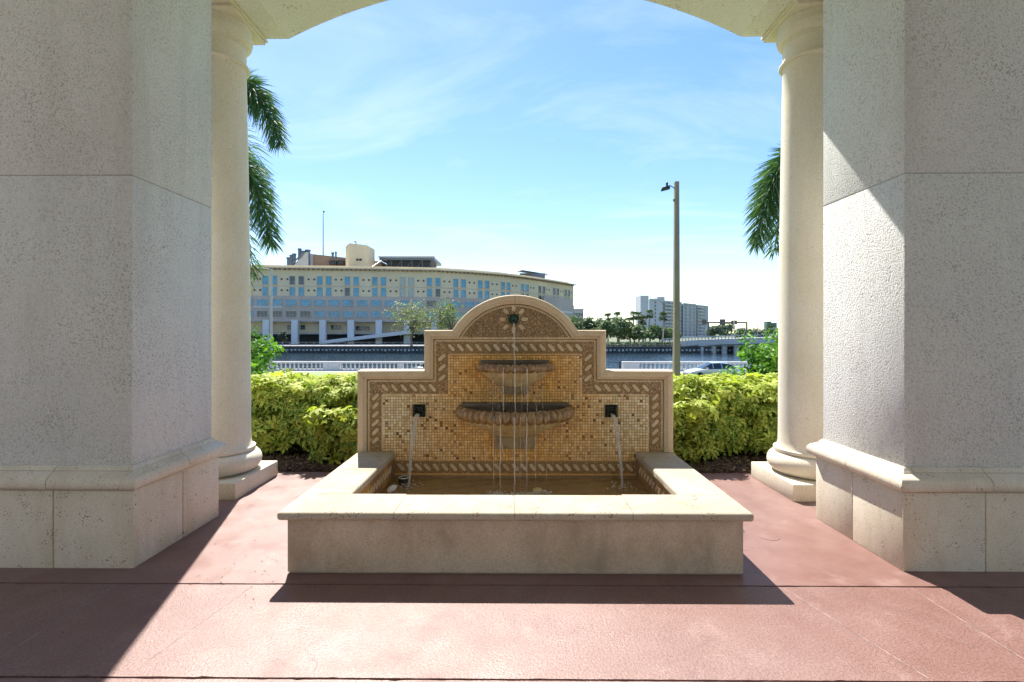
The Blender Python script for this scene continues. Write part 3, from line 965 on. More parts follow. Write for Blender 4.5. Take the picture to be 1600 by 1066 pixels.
# scalloped bowls
M['bowl'] = stone('wet algae stained bowl stone', (0.17, 0.085, 0.035), (0.46, 0.28, 0.12), 0.22, 18, 0.35, 45, (0.07, 0.045, 0.03), 70, 0.5,
                  stain=(0.05, 0.035, 0.025), stain_amt=0.85, stain_scale=(9, 9, 9), spec=0.6)
M['bowl_under'] = stone('mineral crusted bowl underside', (0.56, 0.41, 0.19), (0.72, 0.58, 0.32), 0.4, 12, 0, 45, grain=60, bs=0.5,
                        stain=(0.20, 0.13, 0.06), stain_amt=0.7, stain_scale=(14, 14, 1.5), spec=0.5)
M['bracket'] = stone('grey lime stained bracket', (0.30, 0.22, 0.12), (0.44, 0.34, 0.19), 0.5, 14, 0, 45, grain=60, bs=0.5,
                     stain=(0.08, 0.06, 0.04), stain_amt=0.8, stain_scale=(12, 12, 2), spec=0.5)
def pool_mat(name, base, rough, scale, st):
    m, n, l, b = newmat(name)
    p = pos(n)
    b.inputs['Base Color'].default_value = rgb(base)
    b.inputs['Roughness'].default_value = rough
    b.inputs['IOR'].default_value = 1.33
    b.inputs['Transmission Weight'].default_value = 0.55
    bump(n, l, b, math_(n, l, 'ADD', noise(n, l, p, scale, 4, 0.6, 0.6), math_(n, l, 'MULTIPLY', noise(n, l, p, scale*3.2, 3), 0.35)), st, 0.02)
    return m
M['pool'] = pool_mat('brown pool water', (0.62, 0.42, 0.20), 0.05, 14, 0.35)
M['bowl_water'] = pool_mat('dark bowl water', (0.16, 0.11, 0.06), 0.06, 22, 0.5)
def stream_mat():
    m, n, l, b = newmat('falling water')
    b.inputs['Base Color'].default_value = (0.95, 0.93, 0.9, 1)
    b.inputs['Roughness'].default_value = 0.08
    b.inputs['IOR'].default_value = 1.33
    b.inputs['Transmission Weight'].default_value = 0.75
    b.inputs['Specular IOR Level'].default_value = 0.8
    bump(n, l, b, noise(n, l, pos(n), 45, 2), 0.5, 0.006)
    return m
M['stream'] = stream_mat()
M['foam'] = plain('foam', (0.62, 0.58, 0.48), 0.5)

M['shadow_ledge'] = stone('back ledge with shadow in its colour', (0.055, 0.038, 0.024), (0.11, 0.075, 0.045), 0.3, 14, 0, 45, grain=60, bs=0.4, spec=0.6)  # dark stone ledge, darkened further to carry the shadow behind the rim
def bowl(name, cx, rim_z, rx, ry, ribs, rim_r, bot_z, bot_w, br_z, br_w, plate_w, label):
    bw = MB()
    steps = ribs*8
    # rim: gadrooned roll
    v, f = [], []
    nc = 14
    for i in range(steps+1):
        u = math.pi*i/steps
        rib = abs(math.sin(ribs*u))**0.7
        k = rim_r*(0.70+0.32*rib)
        ex, ey = math.cos(u), math.sin(u)
        nx_, ny_ = ex/rx, ey/ry
        nl = math.hypot(nx_, ny_); nx_, ny_ = nx_/nl, ny_/nl
        for j in range(nc):
            a = 2*math.pi*j/nc
            rr_ = k*math.cos(a); zz = rim_z-rim_r+1.06*k*math.sin(a)
            px_, py_ = (rx-rim_r)*ex+nx_*rr_, (ry-rim_r)*ey+ny_*rr_
            v.append((cx+px_, FY+.002-max(py_, 0.0 if i in (0, steps) else -1), zz))
    for i in range(steps):
        for j in range(nc): f.append((i*nc+j, i*nc+(j+1) % nc, (i+1)*nc+(j+1) % nc, (i+1)*nc+j))
    o = bw.add(v, f).build(name, M['bowl'], fo, 60)
    o['label'] = label
    # fluted underside from the roll to the bracket
    v, f = [], []
    prof_ = [(0.93, rim_z-rim_r*1.5), (0.86, rim_z-rim_r*2.0), (0.74, rim_z-rim_r*2.35+(bot_z-rim_z)*.12), (0.58, rim_z+(bot_z-rim_z)*.72), (bot_w/rx*1.25, bot_z+.028), (bot_w/rx, bot_z)]
    ns = ribs*6
    for sc_, zz in prof_:
        for i in range(ns+1):
            u = math.pi*i/ns
            fl = 1+0.045*abs(math.sin(ribs*u))*min(1, sc_*1.1)
            v.append((cx+rx*sc_*fl*math.cos(u), FY+.002-max(0.04, ry*sc_)*fl*math.sin(u), zz))
    for a in range(len(prof_)-1):
        for i in range(ns): f.append((a*(ns+1)+i, a*(ns+1)+i+1, (a+1)*(ns+1)+i+1, (a+1)*(ns+1)+i))
    f.append(tuple(range((len(prof_)-1)*(ns+1), len(prof_)*(ns+1))))
    MB().add(v, f).build('underside', M['bowl_under'], o, 60)
    # water in the bowl
    k = 40
    v = [(cx+(rx-rim_r)*math.cos(math.pi*i/k), FY+.001-(ry-rim_r)*math.sin(math.pi*i/k), rim_z-rim_r*0.62) for i in range(k+1)]
    MB().add(v, [tuple(range(k+1))]).build('bowl_water', M['bowl_water'], o)
    v2 = [(cx+(rx-rim_r)*math.cos(math.pi*i/k), FY+.001-(ry-rim_r)*math.sin(math.pi*i/k), rim_z-rim_r*1.35) for i in range(k+1)]
    MB().add(v2, [tuple(range(k+1))]).build('bowl_floor', M['bowl'], o)
    bbox('back_plate', cx-plate_w, cx+plate_w, FY-.045, FY+.003, rim_z-rim_r*1.2, rim_z+.028, M['shadow_ledge'], o, 0.010)
    w2 = br_w*0.93
    vv = [(cx-br_w, FY-.085, bot_z+.002), (cx+br_w, FY-.085, bot_z+.002), (cx+br_w, FY+.003, bot_z+.002), (cx-br_w, FY+.003, bot_z+.002),
          (cx-w2, FY-.05, br_z), (cx+w2, FY-.05, br_z), (cx+w2, FY+.003, br_z), (cx-w2, FY+.003, br_z)]
    MB().add(vv, [(0,1,2,3),(7,6,5,4),(0,4,5,1),(1,5,6,2),(2,6,7,3),(3,7,4,0)]).build('bracket', M['bracket'], o)
    return o
bowl('upper_bowl', FX, 1.222, 0.372, 0.315, 15, 0.038, 1.010, 0.135, 0.935, 0.126, 0.315, 'small stained scalloped bowl under the flower')
bowl('lower_bowl', FX, 0.828, 0.553, 0.465, 23, 0.056, 0.565, 0.20, 0.435, 0.192, 0.490, 'large ribbed stained bowl above the pool')

# pool water
NXp, NYp = 60, 34
V, Fc = [], []
for j in range(NYp+1):
    for i in range(NXp+1):
        x = FX-1.133+2.266*i/NXp; y = 3.265+(FY-3.265)*j/NYp
        V.append((x, y, 0.150+0.0035*math.sin(x*31+y*17)+0.003*math.sin(y*43-x*11)+0.002*rnd.random()))
for j in range(NYp):
    for i in range(NXp):
        a = j*(NXp+1)+i; Fc.append((a, a+1, a+NXp+2, a+NXp+1))
np_mesh('pool_water', V, Fc, M['pool'], fo, smooth=True)

# streams of falling water
def stream(x0, y0, z0, x1, y1, z1, r0, r1, n=14, wob=0.004):
    pts_, rr_ = [], []
    for i in range(n+1):
        t = i/n
        pts_.append((x0+(x1-x0)*math.sqrt(t)+rnd.uniform(-wob, wob)*t, y0+(y1-y0)*math.sqrt(t), z0+(z1-z0)*t))
        rr_.append((r0+(r1-r0)*t)*rnd.uniform(.75, 1.2))
    MB().tube(pts_, rr_, 7).build('water_stream', M['stream'], fo, True)
foam_at = []
stream(FX-.012, FY-.075, fz-.03, FX-.005, FY-.13, 1.195, 0.008, 0.005)
for x, r_ in ((-0.099, .006), (0.0, .007), (0.105, .006), (0.18, .003), (-0.19, .003), (-.145, .002), (.06, .002), (.24, .002)):
    yb = FY-.315*math.sqrt(max(0.05, 1-(x/.372)**2))-.004
    stream(FX+x, yb, 1.20, FX+x*1.02, yb-.01, 0.80, r_, r_*.7)
    foam_at.append((FX+x, yb, 0.796, .018))
for x, r_ in ((-0.12, .006), (-0.003, .0065), (0.098, .005), (-.175, .003), (.17, .0025), (.26, .002), (.045, .002)):
    yb = FY-.465*math.sqrt(max(0.05, 1-(x/.553)**2))-.004
    stream(FX+x, yb, 0.80, FX+x*1.02, yb-.012, 0.148, r_, r_*.65, 20, .005)
    foam_at.append((FX+x, yb, 0.152, .03))
for s in (-1, 1):
    x0 = FX+s*0.889
    for k in range(3):
        stream(x0+(k-1)*.012, FY-.055, 0.757, x0+s*0.03+(k-1)*.006+(0.02 if s > 0 else -.01), FY-.26, 0.148, .0095, .006, 18, .004)
    foam_at.append((x0+s*0.05, FY-.26, .152, .05))
for k in range(16):
    x = rnd.uniform(-.30, .30); yb = FY-.315*math.sqrt(max(0.05, 1-(x/.372)**2))-.003
    zt = rnd.uniform(1.05, 1.17); stream(FX+x, yb, zt, FX+x+rnd.uniform(-.01, .01), yb-.006, zt-rnd.uniform(.08, .25), .0016, .001, 6, .002)
for k in range(22):
    x = rnd.uniform(-.42, .42); yb = FY-.465*math.sqrt(max(0.05, 1-(x/.553)**2))-.003
    zt = rnd.uniform(.5, .74); stream(FX+x, yb, zt, FX+x+rnd.uniform(-.01, .01), yb-.006, zt-rnd.uniform(.1, .3), .0016, .001, 6, .002)
# foam where the streams land
P_, S_ = [], []
for (x, y, z, sp_) in foam_at:
    for k in range(60):
        P_.append((x+rnd.gauss(0, sp_), y+rnd.gauss(0, sp_*.8), z+abs(rnd.gauss(0, sp_*.25)))); S_.append(rnd.uniform(.0025, .008))
oct_v = np.array([(1,0,0),(-1,0,0),(0,1,0),(0,-1,0),(0,0,1),(0,0,-1)], float)
oct_f = [(0,2,4),(2,1,4),(1,3,4),(3,0,4),(2,0,5),(1,2,5),(3,1,5),(0,3,5)]
Vv, Ff, ow = scatter(oct_v, oct_f, np.array(P_), npr.normal(0, 1, (len(P_), 3)), np.array(S_))
np_mesh('foam', Vv, Ff, M['foam'], fo, smooth=True)['kind'] = 'stuff'

# small fittings in the pool
pf = thing('pool_light', (-1.0, 4.28, 0.03), 'small black pool light standing in the far left corner of the pool', 'light')
MB().lathe(-1.0, 4.28, [(0.045, 0.03), (0.045, 0.05), (0.02, 0.06), (0.02, 0.13), (0.045, 0.145), (0.05, 0.19), (0.042, 0.205), (0.034, 0.20), (0.030, 0.185), (0.001, 0.185)], 20).build('housing', M['black_metal'], pf, 40)
M['white_plastic'] = plain('white plastic', (.75, .74, .7), .4)
MB().lathe(-1.0, 4.28, [(0.044, 0.2045), (0.047, 0.210), (0.040, 0.214), (0.036, 0.2075)], 20, cap=False).build('ring', M['white_plastic'], pf, 40)
pw = MB().lathe(0, 0, [(0.001, -.055), (.020, -.052), (.026, -.03), (.027, .02), (.018, .04), (.017, .055), (.001, .056)], 16)
pw.v = [(-1.055+x*1.0+z*.25, 4.09+z*.9, .170+y) for x, y, z in pw.v]
tag(pw.build('pool_float', M['white_plastic'], None, 40), 'small white plastic float drifting beside the black pool light', 'float')
co = MB().lathe(0.185, 4.075, [(0.001, 0.150), (0.034, 0.150), (0.040, 0.160), (0.036, 0.174), (0.020, 0.180), (0.001, 0.180)], 20)
co = co.build('floating_disc', plain('yellow plastic', (.62, .52, .22), .4), None, 40)
tag(co, 'small round yellow disc in the water right of the middle streams', 'disc')

# ================================================================ planting beside the fountain
def palmate(nl=7, w=0.2, droop=0.25):
    """one umbrella leaf: nl leaflets of unit length round the z axis, each folded along its rib"""
    v, f = [], []
    for k in range(nl):
        a = 2*math.pi*k/nl + rnd.uniform(-.15, .15); L_ = rnd.uniform(.8, 1.05)
        ca, sa = math.cos(a), math.sin(a)
        def P(t, s, z): return (ca*t*L_-sa*s, sa*t*L_+ca*s, z)
        b = len(v)
        v += [P(.08, 0, 0), P(.45, w*.5, -.03), P(.78, w*.42, -droop*.5), P(1.0, 0, -droop), P(.78, -w*.42, -droop*.5), P(.45, -w*.5, -.03), P(.55, 0, -.075)]
        f += [(b, b+6, b+1), (b+1, b+6, b+2), (b+2, b+6, b+3), (b+3, b+6, b+4), (b+4, b+6, b+5), (b+5, b+6, b)]
    return np.array(v), f
def single_leaf(w=0.45, droop=0.2):
    v = [(0, 0, 0), (.3, w*.45, .03), (.65, w*.4, -droop*.4), (1, 0, -droop), (.65, -w*.4, -droop*.4), (.3, -w*.45, .03), (.5, 0, -.06-droop*.15)]
    f = [(0, 6, 1), (1, 6, 2), (2, 6, 3), (3, 6, 4), (4, 6, 5), (5, 6, 0)]
    return np.array(v, float), f

def hull_points(n, c, half, power=4.0, depth=0.10, lump=0.06, seed=0):
    """points near the surface of a lumpy superellipsoid; returns P, outward normals, depth"""
    g_ = np.random.default_rng(seed)
    c, half = np.array(c, float), np.array(half, float)
    # area-weighted start on a box then pulled to the superellipsoid
    areas = np.array([half[1]*half[2], half[1]*half[2], half[0]*half[2], half[0]*half[2], half[0]*half[1], half[0]*half[1]*.15])
    fc = g_.choice(6, n, p=areas/areas.sum())
    q = g_.uniform(-1, 1, (n, 3))
    axx = np.array([0, 0, 1, 1, 2, 2])[fc]; sg = np.array([-1, 1, -1, 1, 1, -1])[fc]
    q[np.arange(n), axx] = sg
    r = (np.abs(q)**power).sum(1)**(1/power)
    q = q/r[:, None]
    N = np.sign(q)*np.abs(q)**(power-1)/half
    N /= np.linalg.norm(N, axis=1, keepdims=True)
    P = c+q*half
    w = np.zeros(n)
    for k in range(5):
        d = g_.normal(0, 1, 3)*np.array([4.5, 4.5, 5.5])*(1+.4*k); w += np.sin(P@d+g_.uniform(0, 6))
    dep = g_.exponential(depth, n)
    P = P+N*((w*lump*.45)-dep+0.03)[:, None]
    return P, N, dep

def foliage(name, P, N, dep, tmpl, size, mat, parent, lo, hi, up=0.5, jit=0.6, dark_in=True, top=None):
    n = len(P)
    NN = N*0.8+np.array([[0, 0, up]])+npr.normal(0, jit, (n, 3))*0.6
    Vv, Ff, ow = scatter(tmpl[0], tmpl[1], P, NN, npr.uniform(size*.65, size*1.2, n))
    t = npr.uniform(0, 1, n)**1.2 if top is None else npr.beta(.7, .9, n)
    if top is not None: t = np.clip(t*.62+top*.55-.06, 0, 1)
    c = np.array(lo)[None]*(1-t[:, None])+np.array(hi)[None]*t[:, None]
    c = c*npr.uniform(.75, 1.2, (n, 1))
    return np_mesh(name, Vv, Ff, mat, parent, col=c[ow])

M['hedge_leaf'] = leafmat('variegated umbrella leaf', 0.35, 0.6, blotch=(0.66, 0.60, 0.14))
M['bush_leaf'] = leafmat('glossy green leaf', 0.40, 0.55)
M['bark'] = stone('grey brown bark', (0.14, 0.11, 0.08), (0.24, 0.20, 0.15), 0.9, 9, 0, 40, grain=50, bs=0.8, bd=0.01)
palm7 = palmate(7, 0.34, 0.32)
def stems(name, c, half, k, parent, h):
    mb = MB()
    for i in range(k):
        x = c[0]+rnd.uniform(-.85, .85)*half[0]; y = c[1]+rnd.uniform(-.6, .6)*half[1]
        p = [(x, y, 0.0)]
        for j in range(1, 5): p.append((p[-1][0]+rnd.uniform(-.07, .07), p[-1][1]+rnd.uniform(-.06, .06), h*j/4))
        mb.tube(p, [.016, .013, .011, .008, .005], 5)
    o = mb.build(name, M['bark'], parent, True); o['kind'] = 'stuff'
def hedge(c, half, n, label, group=None, size=0.102, seed=1, nst=30):
    t = thing('hedge', (c[0], c[1], 0), label, 'hedge', group)
    P, N, dep = hull_points(n, c, half, 5.0, 0.07, 0.05, seed)
    P2, N2, d2 = hull_points(n//5, c, (half[0]*.9, half[1]*.82, half[2]*.86), 4.0, 0.10, 0.05, seed+50)
    P = np.vstack([P, P2]); N = np.vstack([N, N2]); dep = np.concatenate([dep, d2+.2])
    keep = P[:, 2] > 0.05
    P, N, dep = P[keep], N[keep], dep[keep]
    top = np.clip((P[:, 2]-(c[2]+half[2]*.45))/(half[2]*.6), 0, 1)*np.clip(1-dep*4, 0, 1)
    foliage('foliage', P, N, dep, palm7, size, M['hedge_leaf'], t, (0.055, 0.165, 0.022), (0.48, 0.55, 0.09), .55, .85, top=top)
    stems('stems', c, half, nst, t, c[2]+half[2]*.6)
    return t
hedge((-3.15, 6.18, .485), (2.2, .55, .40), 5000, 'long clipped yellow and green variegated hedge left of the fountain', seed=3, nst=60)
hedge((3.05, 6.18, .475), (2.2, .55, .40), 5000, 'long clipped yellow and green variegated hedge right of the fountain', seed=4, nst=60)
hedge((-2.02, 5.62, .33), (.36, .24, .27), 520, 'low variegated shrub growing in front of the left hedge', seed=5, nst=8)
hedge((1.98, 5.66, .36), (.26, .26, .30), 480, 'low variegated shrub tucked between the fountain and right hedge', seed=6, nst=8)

def bush(c, half, n, label, seed, size=0.10):
    t = thing('bush', (c[0], c[1], -.1), label, 'bush', 'bright green bushes behind the hedges')
    P, N, dep = hull_points(n, c, half, 2.3, 0.16, 0.22, seed)
    foliage('foliage', P, N, dep, single_leaf(.42, .25), size, M['bush_leaf'], t, (0.06, 0.17, 0.02), (0.24, 0.43, 0.05), .45, .9)
    stems('stems', c, (half[0]*.4, half[1]*.4), 9, t, c[2])
    return t
bush((-4.72, 7.9, .75), (.60, .5, .76), 5600, 'rounded bright green bush rising behind the left hedge', 21)
bush((4.28, 7.9, .62), (.56, .5, .74), 5600, 'rounded glossy green bush rising behind the right hedge', 22)
bush((4.78, 8.2, .85), (.5, .45, .80), 2600, 'taller glossy green bush partly hidden by the right column', 23)

# ---------------------------------------------------------------- foxtail palms
M['frond'] = leafmat('palm leaflet', 0.30, 0.62)
M['palm_trunk'] = stone('ringed palm trunk', (0.27, 0.24, 0.20), (0.38, 0.35, 0.30), 0.9, 5, 0, 40, grain=30, bs=0.5, bd=0.01)
M['crownshaft'] = plain('green crownshaft', (0.13, 0.2, 0.06), 0.5)
def bez(a, b, c, t): return a*(1-t)**2+b*2*t*(1-t)+c*t*t
def frond(parent, a, b, c, nl=150, ll=0.50, lo=(0.04, 0.10, 0.045), hi=(0.12, 0.21, 0.08), bushy=1.0, w=0.013):
    a, b, c = Vector(a), Vector(b), Vector(c)
    V, Fc, C_ = [], [], []
    pts_ = [bez(a, b, c, i/14) for i in range(15)]
    mb = MB(); mb.tube(pts_, [0.022*(1-.8*i/14) for i in range(15)], 5)
    for i in range(nl):
        t = 0.14+0.86*i/nl
        p = bez(a, b, c, t); d = (bez(a, b, c, min(1, t+.01))-bez(a, b, c, t-.01)).normalized()
        side = d.cross(Vector((0, 0, 1)))
        side = side.normalized() if side.length > .05 else Vector((0, 1, 0))
        upv = side.cross(d).normalized()
        ang = rnd.uniform(0, 2*math.pi) if bushy > .5 else rnd.choice((0, math.pi))+rnd.gauss(0, .35)
        out = side*math.cos(ang)+upv*math.sin(ang)
        L_ = ll*(0.45+0.75*math.sin(math.pi*min(1, .12+t*.88))**.6)*rnd.uniform(.8, 1.1)
        dirv = (out*0.95+d*(0.55+.35*t)).normalized()
        wv = dirv.cross(Vector((rnd.gauss(0, 1), rnd.gauss(0, 1), rnd.gauss(0, 1)))).normalized()*w
        q0 = p; q1 = p+dirv*L_*.5+Vector((0, 0, -.05*L_)); q2 = p+dirv*L_+Vector((0, 0, -.28*L_))
        k = len(V)
        V += [q0-wv*.4, q0+wv*.4, q1-wv, q1+wv, q2-wv*.15, q2+wv*.15]
        Fc += [(k, k+1, k+3, k+2), (k+2, k+3, k+5, k+4)]
        s_ = rnd.random(); cc = [lo[j]*(1-s_)+hi[j]*s_ for j in range(3)]
        C_ += [cc]*6
    k = len(V); V += mb.v
    quads = [q for q in mb.f if len(q) == 4]
    Fc += [tuple(i+k for i in q) for q in quads]; C_ += [(0.10, 0.16, 0.05)]*len(mb.v)
    np_mesh('frond', np.array([tuple(v) for v in V]), Fc, M['frond'], parent, col=np.array(C_))
def palm(base, top, fr, label):
    t = thing('palm_tree', base, label, 'palm tree', 'foxtail palms behind the columns')
    base, top = Vector(base), Vector(top)
    n = 16
    pts_ = [base+(top-base)*(i/n) for i in range(n+1)]
    MB().tube(pts_, [0.17-.05*i/n+.02*(i == 0)+(.006 if i % 2 else 0) for i in range(n+1)], 14).build('trunk', M['palm_trunk'], t, True)
    MB().tube([top, top+Vector((0, 0, .45)), top+Vector((0, 0, .9))], [.13, .12, .05], 12).build('crownshaft', M['crownshaft'], t, True)
    for f_ in fr: frond(t, *f_[:3], **(f_[3] if len(f_) > 3 else {}))
tp = Vector((-6.75, 10.2, 5.0)); cr_ = tp+Vector((0, 0, .85))
def rnd_fronds(c, angs):
    out = []
    for a in angs:
        d = Vector((math.cos(a), math.sin(a), 0)); L_ = rnd.uniform(1.6, 2.2)
        out.append((c, c+d*L_*.55+Vector((0, 0, rnd.uniform(.5, 1.1))), c+d*L_+Vector((0, 0, rnd.uniform(-1.2, -.2)))))
    return out
tan = dict(lo=(.16, .12, .05), hi=(.26, .2, .09), nl=70)
palm((-6.75, 10.2, -.1), tp, [(cr_, px(372, 40, 10), px(436, 226, 10), dict(nl=850, ll=.50)), (cr_+Vector((0, 0, -.15)), px(392, 220, 10), px(424, 382, 10), dict(nl=800, ll=.50)),
     (cr_+Vector((0, .1, -.2)), px(360, 250, 10.1), px(396, 430, 10.1), dict(nl=260, ll=.45)), (cr_+Vector((0, .1, -.3)), px(350, 300, 10.1), px(388, 448, 10.1), tan)]
     + rnd_fronds(cr_, (1.4, 2.2, 3.0, 3.7, 4.4)), 'foxtail palm with drooping bushy fronds behind the left column')
tp = Vector((6.35, 10.2, 4.3)); cr_ = tp+Vector((0, 0, .85))
palm((6.35, 10.2, -.35), tp, [(cr_, px(1213, 202, 10), px(1181, 384, 10), dict(nl=900, ll=.50)), (cr_+Vector((0, 0, -.1)), px(1232, 242, 10.2), px(1207, 396, 10.2), dict(nl=360, ll=.45))]
     + rnd_fronds(cr_, (-.6, .2, 1.0, 1.8)), 'foxtail palm with drooping bushy fronds behind the right column')

# ---------------------------------------------------------------- floodlight pole on the lawn
M['pole_tan'] = stone('tan concrete pole', (0.21, 0.175, 0.125), (0.26, 0.22, 0.165), 0.8, 3, 0, 40, grain=60, bs=0.2)
D = 15.0
b_ = px(1056, 600, D); t_ = px(1056, 285, D)
lp = thing('light_pole', (b_.x, D, -.55), 'tall tan square pole with a small black floodlight standing on the lawn', 'light pole')
w0, w1 = .098, .062
zz0, zz1 = -.8, t_.z
v = [(b_.x+sx*w0, D+sy*w0, zz0) for sx, sy in ((-1,-1),(1,-1),(1,1),(-1,1))]+[(b_.x+sx*w1+.01, D+sy*w1, zz1) for sx, sy in ((-1,-1),(1,-1),(1,1),(-1,1))]
MB().add(v, [(0,3,2,1),(4,5,6,7),(0,1,5,4),(1,2,6,5),(2,3,7,6),(3,0,4,7)]).build('post', M['pole_tan'], lp)
hx, hz_ = px(1040, 294, D).x, px(1040, 294, D).z
fl = thing('floodlight', (hx, D, hz_), 'small black floodlight bracketed to the top of the tan pole', 'floodlight')
MB().tube([(t_.x-.05, D, hz_-.02), (hx+.12, D, hz_+.07), (hx+.05, D, hz_+.05)], .014, 8).build('arm', M['black_metal'], fl, True)
m_ = MB()
ax_ = Vector((-.14, -.02, -.055)); ay_ = Vector((0.0, .085, -.03)); n_ = ax_.cross(ay_).normalized()
m_.add([Vector((hx-.01, D, hz_))+p for p in (ax_+ay_, ax_-ay_, -ax_*.8-ay_*.6, -ax_*.8+ay_*.6, ax_*.9+ay_*.7+n_*.045, ax_*.9-ay_*.7+n_*.045, -ax_*.7-ay_*.4+n_*.085, -ax_*.7+ay_*.4+n_*.085)],
       [(0,1,2,3),(7,6,5,4),(0,4,5,1),(1,5,6,2),(2,6,7,3),(3,7,4,0)])
m_.build('lamp_head', M['black_metal'], fl)
MB().lathe(hx+.03, D, [(.03, hz_+.05), (.034, hz_+.10), (.034, hz_+.16), (.012, hz_+.18)], 12).build('photocell', M['black_metal'], fl, 40)
MB().box(t_.x-.10, t_.x-.05, D-.03, D+.03, hz_-.42, hz_-.36).build('junction_box', M['pole_tan'], lp)

# ================================================================ riverside balustrade, fence, lamp, cars
def bal_profile():
    return [(.085, 0.0), (.085, .06), (.05, .08), (.075, .17), (.095, .25), (.08, .34), (.045, .44), (.05, .50), (.085, .52), (.085, .57)]
bal_me = MB().lathe(0, 0, bal_profile(), 10).mesh('baluster')
bal_me.materials.append(M['white_paint']); bal_me.shade_smooth()
BY, BZ = 48.0, -2.34
def balustrade(x0, x1, solids, label, pitch=0.437):
    t = thing('balustrade', ((x0+x1)/2, BY, BZ), label, 'balustrade', 'white balustrades along the river')
    MB().box(x0, x1, BY-.17, BY+.17, BZ, BZ+.20).build('base_rail', M['white_paint'], t)
    bbox('hand_rail', x0-.02, x1+.02, BY-.20, BY+.20, BZ+.775, BZ+.96, M['white_paint'], t, .03)
    for a, b in solids: MB().box(a, b, BY-.185, BY+.185, BZ+.2005, BZ+.7745).build('pedestal', M['white_paint'], t)
    x = x0+pitch/2
    while x < x1:
        if not any(a-.1 < x < b+.1 for a, b in solids): inst('baluster', bal_me, t, (x, BY, BZ+.2025))
        x += pitch
bxp = lambda p: (p-VX)*BY/F
balustrade(bxp(380), bxp(951)-.3, [(bxp(504.5), bxp(531)), (bxp(621), bxp(630)), (bxp(712), bxp(738)), (bxp(830), bxp(838)), (bxp(925), bxp(945))],
           'white riverside balustrade left of the black railing')
balustrade(bxp(972), bxp(1250), [(bxp(972), bxp(998)), (bxp(1090), bxp(1098)), (bxp(1190), bxp(1216))], 'white riverside balustrade right of the black railing')
rl = thing('railing', (bxp(961), BY, BZ), 'short black iron railing closing the gap between the white balustrades', 'railing')
xa, xb = bxp(945), bxp(971)
MB().box(xa, xb-.12, BY-.02, BY+.02, BZ+.86, BZ+.92).build('top_bar', M['black_metal'], rl)
MB().box(xa, xb-.12, BY-.02, BY+.02, BZ+.10, BZ+.15).build('bottom_bar', M['black_metal'], rl)
MB().box(xb-.25, xb-.10, BY-.07, BY+.07, BZ, BZ+.97).build('post', M['black_metal'], rl)
pk = MB().box(-.012, .012, -.012, .012, 0, .71).mesh('picket'); pk.materials.append(M['black_metal'])
for i in range(11): inst('picket', pk, rl, (xa+.08+i*.125, BY, BZ+.150))

M['lamp_grey'] = plain('pale lamp post', (0.48, 0.46, 0.40), 0.6)
s_ = px(422.5, 580, 46.2); e_ = px(422.5, 420, 46.2)
sl_ = thing('street_lamp', (s_.x, 46.2, BZ), 'pale slender street lamp post beside the left balustrade', 'street lamp')
MB().lathe(s_.x, 46.2, [(.17, -2.31), (.17, -2.1), (.13, -2.0), (.12, 0), (.105, e_.z)], 12).build('post', M['lamp_grey'], sl_, 40)
MB().tube([(s_.x, 46.2, e_.z-.05), (s_.x-.9, 45.9, e_.z+.05), (s_.x-2.0, 45.6, e_.z+.05)], [.05, .045, .04], 8).build('arm', M['lamp_grey'], sl_, True)
MB().tube([(s_.x-1.9, 45.62, e_.z+.03), (s_.x-2.3, 45.5, e_.z+.03), (s_.x-2.7, 45.4, e_.z+.0)], [.06, .15, .07], 10).build('lamp_head', M['lamp_grey'], sl_, True)

